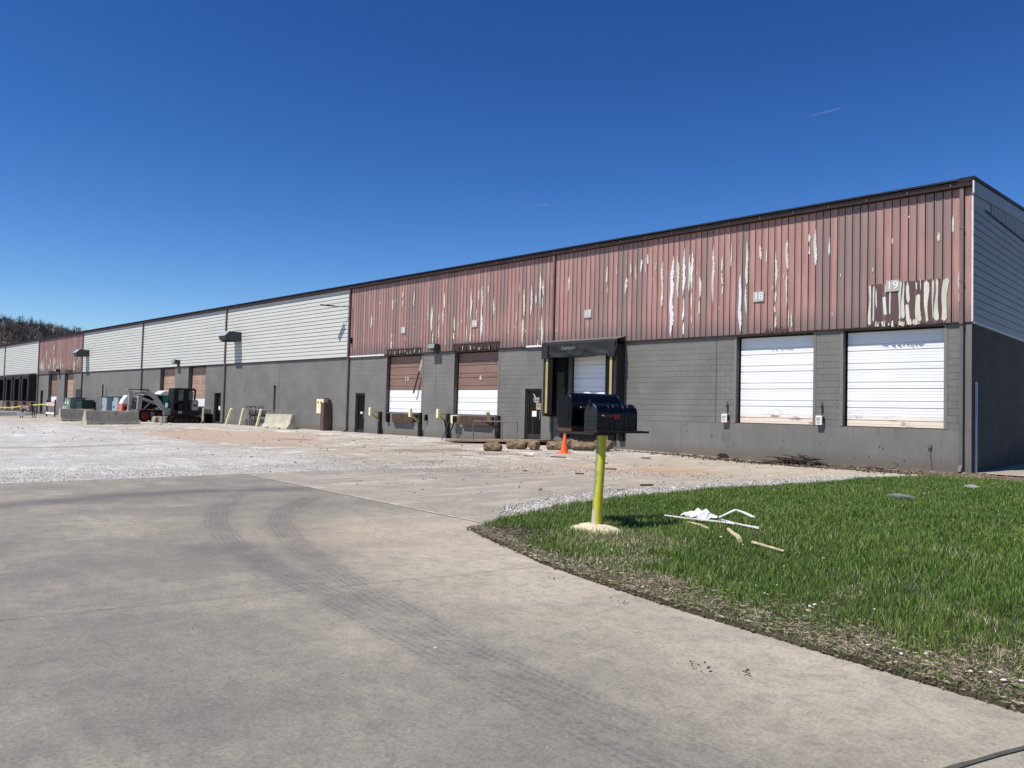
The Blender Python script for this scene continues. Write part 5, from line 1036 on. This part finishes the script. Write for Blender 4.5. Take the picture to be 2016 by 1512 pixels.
t = thing('concrete_stub', (-53.9, YW-.2, .1), 'pale upright concrete slab between the digger and the wall door', 'concrete post'); MB().box(-54.25, -53.95, YW-.5, YW-.01, .05, 1.15).build('slab', K['concd'], t, bev=.02)
t = thing('black_bin', (-53.75, YW-.35, .1), 'black bin beside the left glazed door', 'bin'); MB().prism([(YW-.42, .09), (YW-.04, .09), (YW-.02, .72), (YW-.48, .72)], 'x', -53.9, -53.55).build('bin_body', K['blackr'], t, bev=.01)
MB().box(-53.92, -53.53, YW-.5, YW-.01, .722, .75).build('lid', K['machb'], t)
# barricades
def aframe(x, y, label):
    zb = float(gz(x, y)); t = thing('sign_stand', (x, y, zb), label, 'sign stand')
    for dy in (-.45, .45):
        MB().beam((x+.35, y+dy, zb), (x, y+dy*.55, zb+1.05), .05, .05).beam((x-.35, y+dy, zb), (x, y+dy*.55, zb+1.05), .05, .05).build('leg', K['machb'], t)
    MB().box(x+.06, x+.09, y-.5, y+.1, zb+.68, zb+1.0).build('sign_board', K['orange'], t); MB().box(x+.091, x+.1, y-.42, y+.0, zb+.72, zb+.96).build('sign_face', K['white'], t)
    MB().box(x+.3, x+.36, y-.75, y-.25, zb+.15, zb+.42).build('lower_board', K['white'], t)
    MB().beam((x+.01, y-.3, zb+1.0), (x+.01, y+.3, zb+1.0), .05, .05).build('cross_bar', K['machb'], t)
aframe(-69.5, 16.5, 'black A-frame sign stand with an orange and white board')
x, y = -83.3, YW-2.5; zb = -.2; t = thing('striped_barricade', (x, y, zb), 'barricade with an orange and white striped board', 'barricade')
for a in (x-1.3, x+1.3):
    MB().box(a-.06, a+.06, y-.05, y+.05, zb, zb+1.7).build('upright', K['steel'], t)
b = MB().box(x-1.35, x+1.35, y-.08, y-.051, zb+1.1, zb+1.42).build('striped_board', K['white'], t)
for k in range(5): xx = x-1.3+k*.55; MB().prism([(xx, zb+1.105), (xx+.25, zb+1.105), (xx+.45, zb+1.415), (xx+.2, zb+1.415)], 'y', y-.084, y-.081).build('stripe', K['orange'], b)
MB().box(x-1.35, x+1.35, y-.08, y-.051, zb+.3, zb+.5).build('lower_board', K['white'], t)
t = thing('caution_tape', (-90, 20, .8), 'yellow caution tape sagging across the far dock doors', 'tape')
P = [(-113, 19, .9), (-106, 20.5, .55), (-98, 21.5, .5), (-90, 21.2, .85), (-84.6, YW-2.55, 1.05)]; V = []
for p in P: V += [(p[0], p[1], p[2]-.05), (p[0], p[1], p[2]+.05)]
MB().add(V, [(2*i, 2*i+1, 2*i+3, 2*i+2) for i in range(len(P)-1)]).build('tape', K['tape'], t)
for i, (a, b, lb) in enumerate((((-86.5, 15.4), (-89, 21.5), 'long pale concrete beam lying nearest the A-frame sign'), ((-90.5, 15.2), (-92.5, 21.8), 'long pale concrete beam lying nearer the far dock shelters'))):
    t = thing('concrete_beam', (a[0], a[1], -.2), lb, 'concrete beam', 'pale beams on the ground at the far left'); MB().beam((a[0], a[1], 0), (b[0], b[1], 0), .4, .4).build('beam', K['machw'], t, bev=.02)
t = thing('guard_rail', (-95, YW-2.6, -.2), 'low dark handrail in front of the far small door', 'railing')
MB().path([(-98, YW-2.2, 1.0), (-95, YW-2.4, 1.0), (-91, YW-2.4, .75), (-88.5, YW-2.4, .7)], .04).build('rail', K['steel'], t)
for x in (-95, -91, -88.5): MB().tube((x, YW-2.4, -.2), (x, YW-2.4, .8), .04).build('post', K['steel'], t)

# ------------------------------------------------------------------ debris
def planks(name, label, cx, cy, sx, sy, n_, lmax, mats, hz=.12, thick=.02):
    t = thing(name, (cx, cy, float(gz(cx, cy))), label, 'debris')
    for mi, m in enumerate(mats):
        mb = MB()
        for i in range(n_//len(mats)):
            x, y = random.gauss(cx, sx), random.gauss(cy, sy); y = min(y, YW-.08); k = math.exp(-((x-cx)/sx)**2/2-((y-cy)/sy)**2/2)
            z = float(gz(x, y))+.01+random.random()*hz*k; a = random.uniform(0, 6.28); L = lmax*random.uniform(.2, 1)**1.5
            mb.beam((x, y, z), (x+math.cos(a)*L, min(YW-.05, y+math.sin(a)*L), z+random.uniform(-.3, .5)*L*.4*k), random.uniform(.015, .09), thick*random.uniform(.4, 1))
        o = mb.build('splinters', m, t); o['kind'] = 'stuff'
planks('debris_pile', 'heap of dark broken boards and leaves against the wall below the white doors', -10.4, YW-.75, .55, .28, 230, .55, (K['woodd'], K['wood'], K['rust'], K['woodd']), .34)
planks('debris_line', 'scattered splinters along the foot of the wall left of the heap', -12.6, YW-.95, 1.1, .22, 110, .35, (K['woodd'], K['wood'], K['woodl']), .06, .015)
planks('debris_line', 'scattered splinters and strips along the wall right of the heap', -8.2, YW-.7, .9, .2, 90, .5, (K['woodd'], K['wood'], K['woodl']), .06, .015)
t = thing('rubber_wedge', (-13.15, YW-.55, 0), 'small dark triangular wedge standing by the wall', 'wheel chock'); MB().prism([(-13.4, .01), (-12.9, .01), (-13.05, .2), (-13.2, .22)], 'y', YW-.75, YW-.45).build('wedge', K['woodd'], t, bev=.01)
t = thing('bent_rod', (-7.8, YW-.35, 0), 'bent metal rod sticking up from the dirt by the wall', 'rod'); MB().path([(-8.1, YW-.5, .06), (-7.7, YW-.5, .08), (-7.62, YW-.45, .2), (-7.78, YW-.45, .26)], .012).build('rod', K['rust'], t)
def scrap(name, label, cat, P, z, th, m, grp=None):
    cx = sum(p[0] for p in P)/len(P); cy = sum(p[1] for p in P)/len(P); t = thing(name, (cx, cy, z), label, cat, grp); n_ = len(P)
    V = [(p[0], p[1], z+(p[2] if len(p) > 2 else 0)) for p in P]; V += [(a, b, c+th) for a, b, c in V]
    MB().add(V, [tuple(range(n_))[::-1], tuple(range(n_, 2*n_))]+[(i, (i+1) % n_, n_+(i+1) % n_, n_+i) for i in range(n_)]).build('piece', m, t); return t
def strip3(name, label, cat, pts, wd, m, grp=None, z=.07):
    cx, cy = pts[len(pts)//2][:2]; t = thing(name, (cx, cy, 0), label, cat, grp); mb = MB()
    for a, b in zip(pts[:-1], pts[1:]): mb.beam((a[0], a[1], a[2]), (b[0], b[1], b[2]), wd*random.uniform(.7, 1.1), .012)
    mb.build('strip', m, t); return t
strip3('trim_strip', 'long flat white trim strip lying in the grass right of the mailbox shadow', 'trim strip', [(-5.73, 8.78, .10), (-5.45, 8.84, .09), (-5.0, 8.95, .085), (-4.5, 8.99, .07)], .06, K['trimw'])
strip3('trim_strip', 'thin white trim strip lying beside the flat one', 'trim strip', [(-5.05, 9.05, .10), (-4.8, 8.95, .09), (-4.45, 8.9, .07)], .03, K['trimw'])
strip3('trim_strip', 'white strip curling behind the crumpled film', 'trim strip', [(-5.19, 9.23, .09), (-5.27, 9.68, .12), (-5.33, 9.95, .13), (-5.22, 9.95, .11), (-4.97, 9.78, .08)], .05, K['trimw'])
t = thing('crumpled_film', (-5.5, 9.35, .05), 'crumpled piece of white plastic film on the grass', 'plastic film')
V = []; rr_ = random.Random(3)
for i in range(9):
    for j in range(5):
        u, q = i/8, j/4; e = 1-abs(u-.5)*1.5; V.append((-5.62+.45*u+rr_.uniform(-.03, .03), 9.02+.16*u+(q-.5)*.26*e+rr_.uniform(-.03, .03), .075+max(0, e)*.11*math.sin(math.pi*q)+rr_.uniform(-.025, .045)))
MB().add(V, [(i*5+j, (i+1)*5+j, (i+1)*5+j+1, i*5+j+1) for i in range(8) for j in range(4)]).build('film', K['film'], t)
def stick(name, label, pts, r0, r1, m, grp=None):
    t = thing(name, pts[0], label, 'stick', grp); mb = MB(); n_ = len(pts)-1
    for i, (a, b) in enumerate(zip(pts[:-1], pts[1:])): mb.tube(a, b, r0+(r1-r0)*i/n_, r0+(r1-r0)*(i+1)/n_, 7)
    mb.build('wood', m, t); return t
stick('broken_stick', 'thick pale broken stick lying on the green grass', [(-4.62, 8.45, .08), (-4.42, 8.2, .075), (-4.25, 8.0, .08), (-4.15, 7.85, .07)], .022, .03, K['woodl'], 'broken sticks in the grass')
stick('broken_stick', 'short pale stick with a dark underside right of the thick one', [(-4.0, 7.85, .07), (-3.85, 7.75, .075), (-3.55, 7.65, .06)], .018, .014, K['woodl'], 'broken sticks in the grass')
stick('broken_stick', 'pale stick just below the white trim strips', [(-5.3, 8.65, .07), (-5.05, 8.55, .07), (-4.85, 8.4, .06)], .014, .016, K['woodl'], 'broken sticks in the grass')
scrap('slate_piece', 'flat grey slab fragment lying in the grass below the corner', 'stone', [(-4.95, 14.8, .03), (-4.7, 14.75, .02), (-4.5, 14.95, 0), (-4.6, 15.2, .0), (-4.85, 15.15, .04)], .045, .03, K['slate'])
scrap('slate_piece', 'small white fragment in the far grass near the corner', 'stone', [(-4.65, 18.6, .03), (-4.45, 18.6, .0), (-4.4, 18.9, 0), (-4.6, 18.95, .04)], .045, .03, K['mach'])
scrap('paper_scrap', 'white scrap lying on the gravel lot before the logs', 'litter', [(-17.05, 17.8, .0), (-16.8, 17.75, .06), (-16.65, 17.95, .03), (-16.8, 18.15, .08), (-17.0, 18.05, .02)], .03, .02, K['machw'])
for x, y, a, L, lb in ((-16.2, 18.3, .4, .5, 'long dark splinter lying just right of the white scrap'), (-13.9, 17.6, .3, .4, 'dark splinter on the slab behind the mailbox post'), (-12.2, 15.9, .9, .3, 'dark splinter right of the mailbox post, beyond the gravel streak'), (-14.3, 20.5, .5, .3, 'dark splinter near the wall right of the mailboxes'),
        (-11.6, 14.0, .2, .2, 'small dark splinter on the bare slab in front of the gravel streak'), (-9.0, 12.9, 1.2, .3, 'dark splinter on the slab edge of the white gravel strip'), (-8.6, 11.6, 1.3, .15, 'tiny dark splinter in the white gravel strip nearest the post')):
    z = float(gz(x, y))+.02; t = thing('wood_chip', (x, y, z), lb, 'splinter', 'dark splinters on the slab'); MB().beam((x, y, z), (x+math.cos(a)*L, y+math.sin(a)*L, z), .05, .03).build('wood', K['woodd'], t)
# white litter specks on the lawn edge
n = 90; X = RNG.uniform(-5, 1.5, n); Y = RNG.uniform(5.0, 9, n); e = pdist(X, Y, EDGE); k = inpoly(X, Y, LP) & ((e < 1.0) | (RNG.uniform(0, 1, n) < .3)); X, Y = X[k], Y[k]
dirt('soil_clods', -2.3, 3.85, .05, .03, 16, .006, .05); dirt('soil_clods', -2.05, 3.95, .02, .02, 7, .007, .05); dirt('soil_clods', -3.5, 4.75, .05, .02, 10, .007, .05); dirt('soil_clods', -4.3, 4.95, .04, .02, 8, .006, .1)
fx = np.array([-1.75, -1.62, -1.55, -1.45, -1.18, -1.1, -1.02, -.95, -2.4, -3.0, -4.4, -5.35, -2.05, -.8, -.62, -.5]); fy = np.array([4.93, 4.98, 4.9, 5.02, 4.86, 4.93, 4.84, 4.9, 5.6, 5.95, 5.7, 6.3, 5.9, 4.8, 4.95, 4.85])
stones('pale_flakes', fx, fy, np.full(16, .05), RNG.uniform(.009, .02, 16), np.full(16, .95))
o = stones('pale_litter', X, Y, np.full(len(X), .05), RNG.gamma(3, .003, len(X))+.002, np.full(len(X), .95))

# ------------------------------------------------------------------ wooded hill and contrails
def hill():
    xs = np.linspace(-620, -240, 30); ys = np.linspace(-160, 520, 60)
    H = lambda X, Y: -.3+(28.5-.012*(Y-60)+3*np.sin(Y/33)+2.5*np.sin(Y/14+1)-.02*(Y-80))*sstep(-250, -400, X)
    sheet('hill', xs, ys, H, K['hill'])
    # a few bare crowns, repeated with turns and sizes
    protos = []
    for s_ in range(6):
        rnd = random.Random(s_); V = []; F = []
        def limb(p, d, L, r, lvl):
            q = p+d*L; a = d.orthogonal().normalized(); b = d.cross(a); n0 = len(V)
            if lvl < 2:
                for c, rr in ((p, r), (q, r*.55)):
                    for k in range(3): V.append(c+(a*math.cos(k*2.09)+b*math.sin(k*2.09))*rr)
                for k in range(3): F.append((n0+k, n0+(k+1) % 3, n0+3+(k+1) % 3)); F.append((n0+k, n0+3+(k+1) % 3, n0+3+k))
            else:
                V.extend((p-a*r, p+a*r, q+a*r*.5)); F.append((n0, n0+1, n0+2))
            if lvl < 4:
                for _ in range((4, 4, 4, 3)[lvl]):
                    t_ = rnd.uniform(.35, 1); nd = (d+Vector((rnd.uniform(-1, 1), rnd.uniform(-1, 1), rnd.uniform(-.2, .8)))*.75).normalized()
                    limb(p+d*L*t_, nd, L*rnd.uniform(.5, .78), max(r*.5, .05), lvl+1)
        limb(Vector((0, 0, 0)), Vector((0, 0, 1)), 4.5, .22, 0); protos.append((np.array([tuple(v) for v in V]), np.array(F)))
    VV, FF, base = [], [], 0
    for i in range(2300):
        u = RNG.uniform(0, 1); x = -300-150*u**.75; y = RNG.uniform(25, 165)
        V, F = protos[i % 6]; a = RNG.uniform(0, 6.28); s_ = RNG.uniform(.55, .9)*(1 if i % 3 else .6); R = np.array([[math.cos(a), -math.sin(a), 0], [math.sin(a), math.cos(a), 0], [0, 0, 1]])
        z = float(H(np.array(x), np.array(y)))-.3; VV.append((V*s_) @ R.T+np.array([x, y, z])); FF.append(F+base); base += len(V)
    o = npmesh('woodland', np.concatenate(VV), np.concatenate(FF), K['twig']); o['kind'] = 'stuff'; tag(o, 'bare brown deciduous wood covering the hill beyond the building', 'woodland'); print('tree tris', sum(len(f) for f in FF))
hill()
def trail(P0, P1, w_, f0, label):
    n_ = 30; V, F, A = [], [], []; P0, P1 = Vector(P0), Vector(P1); d = (P1-P0).normalized(); a = d.orthogonal().normalized(); b = d.cross(a)
    for i in range(n_+1):
        t_ = i/n_; c = P0.lerp(P1, t_); r_ = w_*(1.2-.7*t_)
        for k in range(6): V.append(c+(a*math.cos(k*1.047)+b*math.sin(k*1.047))*r_); A.append(f0*(t_**.8)*(.7+.3*math.sin(i*1.9)))
    F = [(i*6+k, i*6+(k+1) % 6, (i+1)*6+(k+1) % 6, (i+1)*6+k) for i in range(n_) for k in range(6)]
    o = npmesh('contrail', np.array([tuple(v) for v in V]), np.array(F), K['trail'], {'fade': ('FLOAT', np.array(A))}); tag(o, label, 'contrail')
def sky_pt(az, el, D): return (D*math.cos(el)*math.cos(az), D*math.cos(el)*math.sin(az), D*math.sin(el))
trail((-3404.0, 7715.0, 3147.0), (-3127.0, 7912.0, 3231.0), 9, .14, 'short faint contrail high on the right of the sky')
trail((-6042.0, 6247.0, 2338.0), (-5880.0, 6515.0, 2407.0), 8, .15, 'short faint contrail low above the middle of the roof')
print('objects', len(bpy.data.objects))
